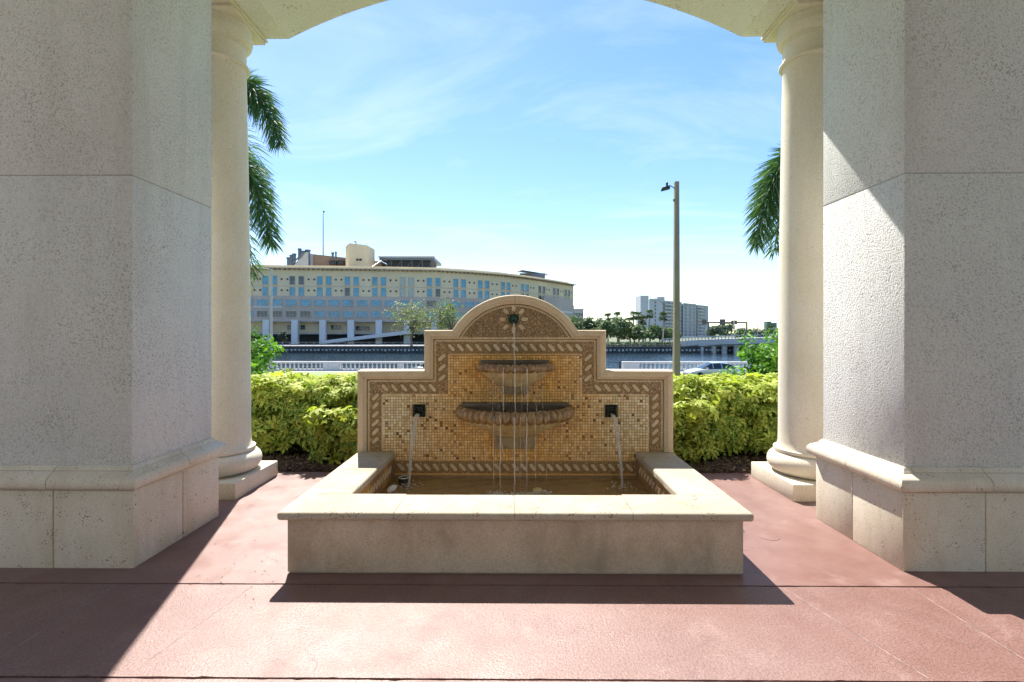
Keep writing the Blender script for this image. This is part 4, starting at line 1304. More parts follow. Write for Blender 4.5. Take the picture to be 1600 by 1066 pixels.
# cars: lofted body with glass, wheels and lights
def paint(name, c):
    m, n, l, b = newmat(name)
    b.inputs['Base Color'].default_value = rgb(c); b.inputs['Metallic'].default_value = .5
    b.inputs['Roughness'].default_value = .3; b.inputs['Coat Weight'].default_value = .8
    return m
M['car_glass'] = plain('tinted car glass', (0.03, 0.045, 0.05), 0.08, 0, 0.0)
M['rubber'] = plain('tyre rubber', (0.02, 0.02, 0.02), 0.8)
M['alloy'] = plain('alloy', (0.5, 0.5, 0.5), 0.3, 0.8)
M['lamp_red'] = plain('red lamp lens', (0.35, 0.02, 0.02), 0.2)
M['lamp_clear'] = plain('clear lamp lens', (0.7, 0.7, 0.7), 0.15)
def car(loc, rz, mp_, label):
    t = thing('parked_car' if False else 'car', loc, label, 'car', 'cars on the riverside road', rz)
    # body sections along x: (x, half width, sill z, shoulder z, deck z)
    secs = [(-2.28, .62, .45, .66, .70), (-2.15, .82, .28, .80, .86), (-1.6, .90, .22, .90, .98), (-.8, .92, .20, .92, .99), (.3, .92, .20, .90, .97), (1.0, .91, .20, .88, .95),
            (1.7, .88, .22, .78, .84), (2.15, .78, .28, .66, .70), (2.3, .60, .42, .56, .58)]
    v, f = [], []
    for x, w, z0, z1, z2 in secs:
        v += [(x, -w*.9, z0), (x, -w, (z0+z1)/2), (x, -w*.97, z1), (x, -w*.82, z2), (x, 0, z2+.02), (x, w*.82, z2), (x, w*.97, z1), (x, w, (z0+z1)/2), (x, w*.9, z0)]
    k = 9
    for i in range(len(secs)-1):
        for j in range(k): f.append((i*k+j, i*k+(j+1) % k, (i+1)*k+(j+1) % k, (i+1)*k+j))
    f += [tuple(range(k)), tuple(range((len(secs)-1)*k, len(secs)*k))]
    MB().add(v, f).build('body', mp_, t, 50, local=True)
    rs = [(-1.72, .74, .97), (-1.05, .62, 1.36), (-.35, .60, 1.43), (.35, .60, 1.40), (1.15, .74, .95)]
    v, f = [], []
    for x, w, z in rs: v += [(x, -w, z), (x, -w*.6, z+.035), (x, w*.6, z+.035), (x, w, z)]
    for i in range(len(rs)-1):
        for j in range(3): f.append((i*4+j, i*4+j+1, (i+1)*4+j+1, (i+1)*4+j))
    roof_i = [3, 4, 5, 6, 7, 8]
    MB().add([p for p in v[4:16]] + [(x, y, z-.05) for x, y, z in v[4:16]],
             [(i*4+j, i*4+j+1, (i+1)*4+j+1, (i+1)*4+j) for i in range(2) for j in range(3)] +
             [(12+i*4+j, 12+i*4+j+1, 12+(i+1)*4+j+1, 12+(i+1)*4+j) for i in range(2) for j in range(3)] +
             [(0, 4, 16, 12), (4, 8, 20, 16), (3, 7, 19, 15), (7, 11, 23, 19), (0, 1, 13, 12), (1, 2, 14, 13), (2, 3, 15, 14), (8, 9, 21, 20), (9, 10, 22, 21), (10, 11, 23, 22)]).build('roof', mp_, t, 60, local=True)
    for nm, a, b in (('rear_window', 0, 1), ('windscreen', 4, 3)):
        q = [Vector(v[a*4+j]) for j in (0, 1, 2, 3)]; r_ = [Vector(v[b*4+j])-Vector((0, 0, .02)) for j in (0, 1, 2, 3)]
        MB().add(q+r_, [(j, j+1, 5+j, 4+j) for j in range(3)]).build(nm, M['car_glass'], t, local=True)
    for s in (-1, 1):
        low = [(-1.60, .83, .975), (-.42, .84, .98), (.30, .84, .96), (1.05, .83, .945)]
        upp = [(-1.03, .625, 1.33), (-.42, .61, 1.385), (.30, .61, 1.37), (.36, .61, 1.36)]
        for i in range(3):
            g_ = .03
            qa, qb, qc, qd = Vector(low[i]), Vector(low[i+1]), Vector(upp[i+1]), Vector(upp[i])
            qa.x += g_; qd.x += g_*(i > 0); qb.x -= g_; qc.x -= g_*(i < 2)
            MB().add([(p.x, s*p.y, p.z) for p in (qa, qb, qc, qd)], [(0, 1, 2, 3)]).build('side_window', M['car_glass'], t, local=True)
        for (xa_, xb_) in (((-.42), (-.42)), (.30, .30)):
            MB().add([(xa_-.035, s*.845, .97), (xa_+.035, s*.845, .97), (xa_+.035, s*.615, 1.39), (xa_-.035, s*.615, 1.39)], [(0, 1, 2, 3)]).build('pillar', mp_, t, local=True)
        MB().obox((.85, s*.98, 1.0), (.05, 0, 0), (0, .09, 0), (0, 0, .06)).build('mirror', mp_, t, local=True)
        MB().obox((2.12, s*.60, .62), (.10, -s*.03, 0), (0, .13, 0), (0, 0, .055)).build('headlight', M['lamp_clear'], t, local=True)
        MB().obox((-2.16, s*.62, .74), (.08, s*.03, 0), (0, .15, 0), (0, 0, .06)).build('taillight', M['lamp_red'], t, local=True)
        for wx in (-1.38, 1.40):
            prw = [(.20, -.10), (.30, -.11), (.335, -.07), (.335, .07), (.30, .11), (.20, .10)]
            w_ = MB().lathe(0, 0, prw, 22); w_.v = [(wx+x, s*.80+z, .335+y) for x, y, z in w_.v]
            ty = w_.build('wheel', M['rubber'], t, 40, local=True)
            w_ = MB().lathe(0, 0, [(.205, .085*s), (.17, .10*s), (.05, .085*s), (.001, .09*s)], 14); w_.v = [(wx+x, s*.80+z, .335+y) for x, y, z in w_.v]
            w_.build('rim', M['alloy'], ty, 40, local=True)
    return t
M['silver'] = paint('silver car paint', (0.55, 0.57, 0.58)); M['teal'] = paint('grey blue car paint', (0.16, 0.22, 0.25))
car((px(1113, 560, 40.5).x, 40.5, -2.42), math.pi, M['silver'], 'silver saloon car on the road behind the right hedge')
car((px(684, 560, 42).x, 42.4, -2.42), 0, M['teal'], 'grey blue car on the road mostly hidden behind the fountain')

# ================================================================ far bank
M['dark_concrete'] = stone('dark wet seawall', (0.06, 0.065, 0.065), (0.11, 0.11, 0.105), 0.9, 0.4, 0, 40, grain=4, bs=0.3)
M['pale_concrete'] = stone('pale concrete', (0.44, 0.44, 0.43), (0.55, 0.55, 0.53), 0.85, 0.3, 0, 40, grain=4, bs=0.1)
sw_ = thing('seawall', (0, 119.3, -3.6), 'dark concrete seawall with a row of pale pile heads across the river', 'seawall')
MB().box(-400, 400, 119.2, 119.9, -6, -2.05).build('wall', M['dark_concrete'], sw_)
MB().box(-400, 400, 119.0, 120.3, -2.049, -1.84).build('cap_beam', M['dark_concrete'], sw_)
mb = MB()
for i in range(-110, 75):
    x = i*0.98+rnd.uniform(-.1, .1)
    mb.box(x-.21, x+.21, 118.85, 119.195, -3.0+rnd.uniform(-.12, .12), -2.62+rnd.uniform(-.05, .05))
mb.build('pile_heads', M['pale_concrete'], sw_)['kind'] = 'stuff'
mb = MB()
for i in range(-110, 75):
    x = i*0.98+.49
    mb.box(x-.10, x+.10, 118.9, 119.195, -5, -3.15)
mb.build('piles', M['dark_concrete'], sw_)['kind'] = 'stuff'
pr = MB().box(-300, 70, 120.4, 146, -2.3, -1.95).build('quay', plain('grey quay paving', (.22, .22, .21), .85)); tag(pr, 'paved quay in front of the hospital on the far bank', kind='structure')
# quay railing
qr = thing('quay_railing', (-30, 120.8, -1.95), 'thin grey railing along the top of the far seawall', 'railing')
mb = MB()
for i in range(0, 76): mb.box(-95+i*2-.035, -95+i*2+.035, 120.7, 120.77, -1.95, -.95)
mb.build('posts', M['lamp_grey'], qr)['kind'] = 'stuff'
MB().box(-95, 57, 120.69, 120.78, -.95, -.88).build('top_rail', M['lamp_grey'], qr)
MB().box(-95, 57, 120.70, 120.76, -1.45, -1.40).build('middle_rail', M['lamp_grey'], qr)

# ---------------------------------------------------------------- hospital
M['h_beige'] = plain('beige hospital render', (0.66, 0.55, 0.37), 0.85, 0, .12, .12)
M['h_grey'] = plain('grey brown hospital band', (0.45, 0.39, 0.34), 0.85, 0, .12, .12)
M['h_brown'] = stone('brown rooftop cladding', (0.30, 0.20, 0.14), (0.36, 0.25, 0.18), 0.85, 0.3, 0, 40, grain=2, bs=0.05)
M['h_dark'] = plain('dark parking interior', (0.05, 0.055, 0.06), 0.9)
M['h_white'] = plain('pale column paint', (0.62, 0.63, 0.63), 0.7)
M['h_steel'] = plain('blue grey steel', (0.13, 0.16, 0.20), 0.5, 0.3)
M['h_pane'] = plain('blue window glass', (0.03, 0.29, 0.45), 0.12, 0.0, 0.35, 0.4, spec=0.6)
M['h_pane_dark'] = plain('dark window glass', (0.03, 0.05, 0.07), 0.12, 0.0, 0.3, 0.4, spec=0.6)
M['h_frame'] = plain('light window surround', (0.42, 0.40, 0.36), 0.7)
FP = [Vector(p) for p in ((-92, 147.9), (-52.4, 152), (-25.9, 155.7), (-15.65, 160.8), (-4.93, 168), (2.1, 175), (9.8, 184), (24.4, 203.6))]
SL = [0]
for i in range(len(FP)-1): SL.append(SL[-1]+(FP[i+1]-FP[i]).length)
def fac(s):
    for i in range(len(FP)-1):
        if s <= SL[i+1] or i == len(FP)-2:
            d = (FP[i+1]-FP[i]).normalized()
            return FP[i]+d*(s-SL[i]), d, Vector((d.y, -d.x))
def s_of_px(x):
    lo, hi = 0.0, SL[-1]
    for _ in range(50):
        m_ = (lo+hi)/2; p, _, _ = fac(m_)
        if VX+p.x*F/p.y < x: lo = m_
        else: hi = m_
    return lo
hp = thing('hospital', (-30, 155, -2), 'long curved beige and grey hospital with blue windows across the river', 'building')
def plan(off, extra=True):
    q = offset_path([tuple(p) for p in FP], -off)       # negative offset = outwards (to the river)
    q = [(x, y) for x, y in q]
    return q + [(34, 236), (-92, 200)]
def outw(off): return plan(-off)
# offset_path offsets to the right of travel, which is the river side here
def river(off): return offset_path([tuple(p) for p in FP], off)
def block(name, off, z0, z1, mat, parent=hp):
    return MB().prism(river(off)+[(26.5, 236), (-92, 200)], z0, z1, 'z').build(name, mat, parent)
block('upper_wall', 0, 13.0, 21.6, M['h_beige'])
block('middle_wall', 0.25, 5.1, 12.998, M['h_grey'])
block('lower_wall', -3.0, 1.5, 5.098, M['h_beige'])
block('parking_wall', -7.0, -2.1, 1.498, M['h_dark'])
block('parking_slab', -2.2, 1.0, 1.45, M['pale_concrete'])
block('roof', -2.4, 21.95, 23.0, M['h_beige'])
eave = sweep_path([tuple(p) for p in FP], [(-2.0, 21.62), (1.3, 21.62), (1.3, 21.93), (-2.0, 21.93)]).build('eave', M['h_beige'], hp)
mb = MB()
s = 0.8
while s < SL[-1]-.5:
    p, d, nn = fac(s); c = p+nn*.62
    mb.obox((c.x, c.y, 21.40), (d.x*.22, d.y*.22, 0), (nn.x*.6, nn.y*.6, 0), (0, 0, .215)); s += 1.45
mb.build('eave_brackets', M['h_brown'], eave)['kind'] = 'stuff'
for off, z0, z1, nm in ((0.12, 12.75, 13.05, 'string_course'), (0.40, 8.95, 9.2, 'string_course'), (.45, 4.95, 5.25, 'string_course'), (.06, 16.05, 16.2, 'string_course')):
    sweep_path([tuple(p) for p in FP], [(-.2, z0), (off, z0), (off, z1), (-.2, z1)]).build(nm, M['h_frame'] if z0 != 12.75 else M['h_beige'], hp)

def window_mesh(name, w, h, bars, pane):
    mb = MB(); f_ = .11
    for x0, x1, z0, z1 in ((-w/2-f_, -w/2, -f_, h+f_), (w/2, w/2+f_, -f_, h+f_), (-w/2, w/2, -f_, 0), (-w/2, w/2, h, h+f_)): mb.box(x0, x1, -.16, .02, z0, z1)
    for b in range(1, bars): mb.box(-w/2+w*b/bars-.04, -w/2+w*b/bars+.04, -.10, .02, 0, h)
    mb.box(-w/2, w/2, -.09, .015, h*.30, h*.30+.07)
    mb.box(-w/2-.2, w/2+.2, -.28, .0, -f_-.12, -f_)
    me = mb.mesh(name); me.materials.append(M['h_frame'])
    pm = MB().add([(-w/2, -.045, 0), (w/2, -.045, 0), (w/2, -.045, h), (-w/2, -.045, h)], [(0, 1, 2, 3)]).mesh(name+'_pane'); pm.materials.append(pane)
    return me, pm
wa, pa = window_mesh('tall_window', 1.45, 2.45, 1, M['h_pane'])
wb, pb = window_mesh('wide_window', 3.0, 1.75, 3, M['h_pane'])
wc, pc = window_mesh('small_window', 1.3, 1.3, 2, M['h_pane_dark'])
_, pa2 = window_mesh('tall_window_dark', 1.45, 2.45, 1, M['h_pane_dark'])
_, pb2 = window_mesh('wide_window_dark', 3.0, 1.75, 3, M['h_pane_dark'])
M['blind'] = plain('pale blind behind glass', (0.38, 0.44, 0.40), 0.3)
_, pa3 = window_mesh('tall_window_blind', 1.45, 2.45, 1, M['blind'])
def put(me, pm, s, z, off):
    p, d, nn = fac(s)
    q = (p.x+nn.x*off, p.y+nn.y*off, z)
    w_ = inst('window', me, hp, q, (0, 0, math.atan2(d.y, d.x)))
    inst('pane', pm, w_, (0, 0, 0), local=True)
vent = MB()
bays = [377, 420, 462.6, 505.7, 549, 592, 635.5, 677.5, 718, 755.5, 790, 820, 846.5, 868.5, 886]
for b, x in enumerate(bays):
    s = s_of_px(x)
    for dz in (16.75, 13.25):
        for ds in (-1.35, 1.35):
            pn = pa
            if x == 635.5: pn = pa3
            elif x > 830 or rnd.random() < .06: pn = pa2
            put(wa, pn, s+ds, dz, 0.0)
    for ds in (3.55, 5.3):
        if s+ds > SL[-1]-1.5: continue
        p, d, nn = fac(s+ds)
        for dz in (18.3, 14.8): vent.obox((p.x+nn.x*.01, p.y+nn.y*.01, dz), (d.x*.27, d.y*.27, 0), (nn.x*.06, nn.y*.06, 0), (0, 0, .27))
vent.build('wall_vents', M['h_dark'], hp)['kind'] = 'stuff'
s = s_of_px(386)
while s < s_of_px(838):
    for dz in (10.05, 6.5): put(wb, pb2 if (dz < 8 and s < s_of_px(515) and rnd.random() < .55) or rnd.random() < .05 else pb, s, dz, 0.25)
    s += 4.33
# grey stair block towards the right end
sa, sb = s_of_px(846), s_of_px(890)
pts_ = []
for k in range(5):
    p, d, nn = fac(sa+(sb-sa)*k/4); pts_.append((p.x, p.y))
q = offset_path(pts_, 1.2)
MB().prism(q+[(x, y) for x, y in offset_path(pts_, .26)][::-1], 5.0, 15.4, 'z').build('stair_block', M['h_grey'], hp)
MB().prism(offset_path(pts_, 1.35)[1:]+offset_path(pts_, 1.21)[1:][::-1], 9.6, 10.3, 'z').build('pale_sign_band', M['h_white'], hp)
p0, p1 = fac(s_of_px(394))[0], fac(s_of_px(440))[0]
sweep_path([tuple(p0), tuple(p1)], [(.26, 9.35), (.42, 9.35), (.42, 9.75), (.26, 9.75)]).build('pale_sign_band', M['h_white'], hp)
# columns, lower windows, ramp
col_me = MB().box(-.95, .95, -.8, .8, -2.0, 5.5).mesh('column'); col_me.materials.append(M['h_white'])
for x in (417.5, 462, 505.5, 549, 592.5, 636, 679, 720, 757):
    p, d, nn = fac(s_of_px(x)); inst('column', col_me, hp, (p.x+nn.x*1.1, p.y+nn.y*1.1, 0), (0, 0, math.atan2(d.y, d.x)))
for x, w_ in ((412, wc), (446, wc), (458, wc), (467, wc), (516, wc), (525, wc)):
    put(w_, pc, s_of_px(x), 2.6, -3.0)
for x in (556, 561, 566, 571): put(wc, pc, s_of_px(x), 2.3, -3.0)
pa_, pb_ = px(505, 536, 146.5), px(642, 517, 149.0)
MB().add([(pa_.x, pa_.y, -1.9), (pb_.x, pb_.y, pb_.z-.9), (pb_.x, pb_.y, pb_.z+.3), (pa_.x, pa_.y, -.9), (pa_.x, pa_.y+5, -1.9), (pb_.x, pb_.y+5, pb_.z-.9), (pb_.x, pb_.y+5, pb_.z+.3), (pa_.x, pa_.y+5, -.9)],
         [(0,1,2,3),(7,6,5,4),(0,4,5,1),(1,5,6,2),(2,6,7,3),(3,7,4,0)]).build('ramp', M['h_white'], hp)
# rooftop: penthouse, tower, helipad, mast, plant
D = 170
def rbox(name, x0, x1, y0, y1, D, dep, mat, parent=hp):
    a, b = px(x0, y1, D), px(x1, y0, D)
    return MB().box(a.x, b.x, D, D+dep, min(a.z, 22.5), b.z).build(name, mat, parent)
a, b = px(481, 396, D), px(588, 402, D)
ph = MB().add([(a.x, D, 22.5), (b.x, D+6, 22.5), (b.x, D+6, b.z-.6), (a.x, D, a.z), (a.x, D+20, 22.5), (b.x, D+20, 22.5), (b.x, D+20, b.z-.6), (a.x, D+20, a.z)],
         [(0,1,2,3),(7,6,5,4),(0,4,5,1),(1,5,6,2),(2,6,7,3),(3,7,4,0)]).build('penthouse', M['h_brown'], hp)
for x0, x1 in ((512.5, 523.5), (526, 535)):
    a, b = px(x0, 412.5, D), px(x1, 406.5, D); MB().box(a.x, b.x, D+.4, D+4, a.z, b.z).build('louvre', M['h_dark'], ph)
a, b = px(536, 412, 164), px(571.5, 382, 164)
xr = px(545, 380, 164).x
tw = MB().add([(a.x, 166, 22), (xr, 164, 22), (b.x, 165, 22), (b.x, 174, 22), (a.x, 174, 22), (a.x, 166, b.z-.3), (xr, 164, b.z+.5), (b.x, 165, b.z), (b.x, 174, b.z), (a.x, 174, b.z-.3)],
         [(4,3,2,1,0),(5,6,7,8,9),(0,1,6,5),(1,2,7,6),(2,3,8,7),(3,4,9,8),(4,0,5,9)]).build('roof_tower', M['h_beige'], hp)
for x in (557, 562): 
    a = px(x, 405.5, 164); MB().box(a.x-.35, a.x+.35, 164.2, 165.5, a.z-.35, a.z+.35).build('louvre', M['h_dark'], tw)
a = px(554, 378, 166); MB().tube([(a.x, 167, a.z-1.2), (a.x, 167, a.z+.3), (a.x-.5, 167, a.z+.5)], [.2, .2, .35], 7).build('roof_vent', M['h_steel'], tw, True)
a, b = px(504, 398, 172), px(504, 333, 172)
MB().tube([(a.x, 172, a.z-2), (a.x, 172, b.z)], [.22, .12], 7).build('mast', M['h_steel'], hp, True)
MB().tube([(a.x, 172, b.z), (a.x+.3, 172, b.z+.6), (a.x, 172, b.z+1.2)], [.1, .4, .1], 7).build('mast_lamp', M['h_steel'], hp, True)
# sloping plant screen with stacks on the left
a, b, c = px(447, 411, 166), px(480, 394, 166), px(480, 411, 166)
MB().prism([(a.x, 22.4), (c.x, 22.4), (c.x, b.z), (c.x-1.0, b.z)], 166, 172, 'y').build('plant_screen', M['pale_concrete'], hp)
MB().add([(a.x-.6, 165.4, 22.9), (c.x-1.2, 165.4, b.z+.4), (c.x-1.2, 167, b.z+.9), (a.x-.6, 167, 23.6), (a.x-.6, 165.4, 22.4), (c.x-1.2, 165.4, b.z-.6)], [(0, 1, 2, 3), (4, 5, 1, 0)]).build('screen_edge', M['h_steel'], hp)
for x, y0, y1, w_ in ((450, 402, 408, .7), (454, 398, 406, .55), (458.5, 396, 405, .6), (467, 388, 402, .55), (473, 392, 399, 1.0), (480, 390, 396, .8), (519, 394, 400, .4), (524, 393, 400, .3)):
    a, b = px(x, y1, 167), px(x, y0, 167); MB().lathe(a.x, 167, [(w_, 22.5 if x < 500 else a.z-1), (w_, b.z-.6), (w_*1.3, b.z-.5), (w_*1.2, b.z), (.05, b.z+.1)], 9).build('roof_stack', M['h_steel'], hp, 40)
# helipad deck on struts
D = 172
ha, hb_ = px(592, 406, D), px(678, 401.5, D)
hpad = MB().box(ha.x, hb_.x, D, D+17, ha.z, hb_.z).build('helipad', M['h_steel'], hp)
MB().box(ha.x+2.2, hb_.x-1.6, D+2, D+15, 22.4, ha.z-.02).build('helipad_room', M['h_dark'], hpad)
for k in range(6):
    x = ha.x+.5+(hb_.x-ha.x-1.0)*k/5
    MB().tube([(x, D+.5, 22.3), (x, D+.5, ha.z)], .13, 6).build('strut', M['h_steel'], hpad)
    if k < 5: MB().tube([(x, D+.5, 22.4), (x+(hb_.x-ha.x-1.0)/5, D+.5, ha.z-.1)], .10, 6).build('brace', M['h_steel'], hpad)
MB().box(ha.x-.3, hb_.x+.3, D-.35, D-.02, hb_.z-.25, hb_.z+.25).build('deck_edge', M['h_frame'], hpad)
MB().tube([px(578, 419, 158), px(596, 407, 171)], .22, 6).build('gangway', M['h_steel'], hpad)
# small dark canopy on the right end of the roof
a = px(797, 428, 185)
MB().add([(px(792, 0, 190).x, 188, px(0, 428, 188).z), (px(816, 0, 190).x, 190, px(0, 422, 190).z), (px(862, 0, 190).x, 206, px(0, 429.5, 206).z+.2), (px(858, 0, 190).x, 214, px(0, 431, 214).z), (px(800, 0, 190).x, 200, px(0, 424, 200).z)],
         [(0, 1, 2, 3, 4)]).build('canopy', M['h_steel'], hp)
MB().box(px(812, 0, 196).x, px(850, 0, 205).x, 198, 208, 22.5, px(0, 428, 200).z).build('plant_room', M['h_steel'], hp)

# ---------------------------------------------------------------- apartment blocks
M['apt'] = plain('pale blue white render', (0.42, 0.44, 0.46), 0.8, 0, .08, .05)
M['apt_side'] = plain('white render', (0.50, 0.51, 0.52), 0.8, 0, .08, .05)
M['apt_glass'] = plain('blue grey glazing', (0.06, 0.085, 0.11), 0.2, 0, .2, .1)
ap = thing('apartment_block', (110, 345, -1.8), 'white ten storey riverside apartment block with balconies behind the palms', 'building')
A0, A1 = Vector((px(1013.5, 0, 340).x, 340)), Vector((px(1106, 0, 413).x, 413))
dA = (A1-A0).normalized(); nA = Vector((dA.y, -dA.x)); LA = (A1-A0).length
def aq(s, o):
    p = A0+dA*s+nA*max(o, -3)
    if o < -3: p = (A0+dA*s)*1.05
    return (p.x, p.y)
FH = 2.62; Z0 = -1.9
steps = [(0, 20, 24.9), (20.0, 52, 24.9), (52.0, 76, 24.6), (76.0, LA, 24.6)]
for i, (s0, s1, top) in enumerate(steps):
    o = [0, -.8, 0.4, -.8][i]
    MB().prism([aq(s0, o), aq(s1, o), aq(s1, -16), aq(s0, -16)], Z0, top-.3*i, 'z').build('wing', M['apt_side'] if i == 0 else M['apt'], ap)
    MB().prism([aq(s0+.05, o+.4), aq(s1-.05, o+.4), aq(s1-.05, -16), aq(s0+.05, -16)], top-.3*i+.002, top-.3*i+.9, 'z').build('parapet', M['apt_side'], ap)
awm, apn = window_mesh('apartment_window', 3.2, 1.55, 2, M['apt_glass'])
aws, aps = window_mesh('apartment_small_window', 1.9, 1.5, 2, M['apt_glass'])
balc = MB(); 
ang = math.atan2(dA.y, dA.x)
for fl_ in range(10):
    z = Z0+.5+fl_*FH
    for s in (9,): 
        x, y = aq(s, 0); w_ = inst('window', aws, ap, (x, y, z+.5), (0, 0, ang)); inst('pane', aps, w_, (0, 0, 0), local=True)
    for s in (24, 31, 38, 46, 57, 65, 72, 80, 87, 94):
        o = .4 if 52 < s < 76 else -.8
        x, y = aq(s, o); w_ = inst('window', awm, ap, (x, y, z+.35), (0, 0, ang)); inst('pane', apn, w_, (0, 0, 0), local=True)
slab_me = MB().box(-8.2, 8.2, -1.7, 0, 0, .22).box(-8.2, 8.2, -1.7, -1.58, .22, 1.05).mesh('balcony'); slab_me.materials.append(M['apt_side'])
for fl_ in range(10):
    z = Z0+.2+fl_*FH
    for s, o in ((28.5, -.8), (43, -.8), (84.5, -.8)):
        x, y = aq(s, o+.02); inst('balcony', slab_me, ap, (x, y, z), (0, 0, ang), (.8, 1, 1))
a, b = px(1000.5, 0, 338), px(1013.4, 462, 338)
tw = MB().box(a.x, b.x-.1, 338, 352, Z0, b.z).build('stair_tower', M['apt_side'], ap)
a, b = px(1026, 0, 352), px(1038, 464, 352)
MB().box(a.x, b.x, 352, 360, 24, b.z).build('lift_house', M['apt_side'], ap)
MB().box(px(1000, 0, 330).x, px(1100, 0, 330).x, 326, 330, -1.8, px(0, 526, 330).z).build('podium', M['apt_side'], ap)
ah = thing('apartment_house', (px(904, 0, 260).x, 260, -1.8), 'small pale distant block just right of the hospital', 'building')
MB().box(px(893, 0, 260).x, px(911.5, 0, 260).x, 260, 275, -1.8, px(0, 484, 260).z).build('wall', M['apt'], ah)
for fl_ in range(4):
    for k in range(4):
        w_ = inst('window', aws, ah, (px(896.5+k*4.2, 0, 260).x, 260, 2.2+fl_*2.8), (0, 0, 0), (.55, 1, 1)); inst('pane', aps, w_, (0, 0, 0), local=True)
MB().box(px(893, 0, 260).x-.2, px(911.5, 0, 260).x+.2, 259.6, 275.4, px(0, 484, 260).z+.002, px(0, 484, 260).z+.5).build('parapet', M['apt_side'], ah)
for nm, x0, x1, y0, D_ in (('dark green glass office tower far beyond the bridge', 1197, 1203.5, 503.5, 620), ('dark green glass office tower behind the right bush', 1205, 1212, 505.5, 620)):
    of = thing('office_tower', (px((x0+x1)/2, 0, D_).x, D_, -1.8), nm, 'building')
    a, b = px(x0, 0, D_), px(x1, y0, D_)
    MB().box(a.x, b.x, D_, D_+8, -1.8, b.z).build('glass_wall', plain('green glass', (0.03, 0.13, 0.12), .25), of)
    MB().box(a.x-.2, b.x+.2, D_-.2, D_+8.2, b.z+.003, b.z+.8).build('roof', M['h_steel'], of)

# ---------------------------------------------------------------- bridge
br = thing('road_bridge', (70, 110, -3.6), 'low concrete road bridge on piers at the right of the river', 'bridge')
BP = [Vector(p) for p in ((37.5, 124), (46, 119), (60, 112), (82, 103), (130, 88))]
BZs = [-.9, -.2, .45, .8, .9]
v = []
for p, z, i in zip(BP, BZs, range(5)):
    d = (BP[min(4, i+1)]-BP[max(0, i-1)]).normalized(); nn = Vector((d.y, -d.x))
    for o, dz in ((0, 0), (0, -1.35), (-1.2, -1.75), (-9, -1.75), (-10, -1.35), (-10, 0)):
        v.append((p.x+nn.x*o, p.y+nn.y*o, z+dz))
f = []
for i in range(4):
    for j in range(6): f.append((i*6+j, i*6+(j+1) % 6, (i+1)*6+(j+1) % 6, (i+1)*6+j))
f += [tuple(range(6)), tuple(range(24, 30))]
MB().add(v, f).build('deck', M['pale_concrete'], br)
rb = MB(); rp = MB()
for i in range(4):
    a, b = BP[i], BP[i+1]; d = (b-a).normalized(); L_ = (b-a).length
    for k in range(int(L_/.75)):
        t = k*.75/L_; p = a+(b-a)*t; z = BZs[i]+(BZs[i+1]-BZs[i])*t
        rp.obox((p.x, p.y, z+.30), (d.x*.10, d.y*.10, 0), (-d.y*.12, d.x*.12, 0), (0, 0, .30))
    rb.add([(a.x+d.y*.15, a.y-d.x*.15, BZs[i]+.60), (b.x+d.y*.15, b.y-d.x*.15, BZs[i+1]+.60), (b.x-d.y*.15, b.y+d.x*.15, BZs[i+1]+.60), (a.x-d.y*.15, a.y+d.x*.15, BZs[i]+.60),
            (a.x+d.y*.15, a.y-d.x*.15, BZs[i]+.82), (b.x+d.y*.15, b.y-d.x*.15, BZs[i+1]+.82), (b.x-d.y*.15, b.y+d.x*.15, BZs[i+1]+.82), (a.x-d.y*.15, a.y+d.x*.15, BZs[i]+.82)], cube_f)
rp.build('parapet_posts', M['pale_concrete'], br)['kind'] = 'stuff'
rb.build('parapet_rail', M['pale_concrete'], br)
MB().add([(33, 126.5, -5), (39.5, 122.6, -5), (45.5, 131, -5), (37, 137, -5), (33, 126.5, -1.0), (39.5, 122.6, -1.0), (45.5, 131, -1.0), (37, 137, -1.0)], cube_f).build('abutment', M['pale_concrete'], br)
for x in (1098, 1117, 1134, 1153, 1172, 1200):
    t = (px(x, 0, 113).x-46)/36; t = max(0, min(1, t))
    yy = 118.5-15*t
    X_ = px(x, 0, yy).x
    for k in range(3):
        MB().lathe(X_+.6*k, yy+1.2+3.6*k, [(.65, -6), (.65, -1.85)], 12).build('pier', M['pale_concrete'], br, 40)
    MB().box(X_-.9, X_+1.9, yy+.3, yy+9.5, -1.85, -1.2).build('pier_cap', M['pale_concrete'], br)
gy = 150
gn = thing('sign_gantry', (px(1150, 0, gy).x, gy, 0), 'brown overhead sign gantry on the bridge approach', 'gantry')
M['gantry'] = plain('brown painted steel', (0.10, 0.085, 0.07), 0.6)
a, b = px(1096, 504.3, gy), px(1166, 503.8, gy)
MB().box(a.x, b.x, gy-.2, gy+.2, a.z-.22, a.z+.22).build('beam', M['gantry'], gn)
for x in (1165.3, 1106):
    q = px(x, 0, gy); MB().box(q.x-.18, q.x+.18, gy-.18, gy+.18, -2, a.z-.22).build('post', M['gantry'], gn)
for x, y0, y1, w_ in ((1098.5, 499.5, 507.5, 7), (1127, 499, 508, 8.5), (1145, 501, 507, 9)):
    q, q2 = px(x-w_/2, y1, gy), px(x+w_/2, y0, gy); bbox('sign_panel', q.x, q2.x, gy-.45, gy-.25, q.z, q2.z, M['gantry'], gn, .03)
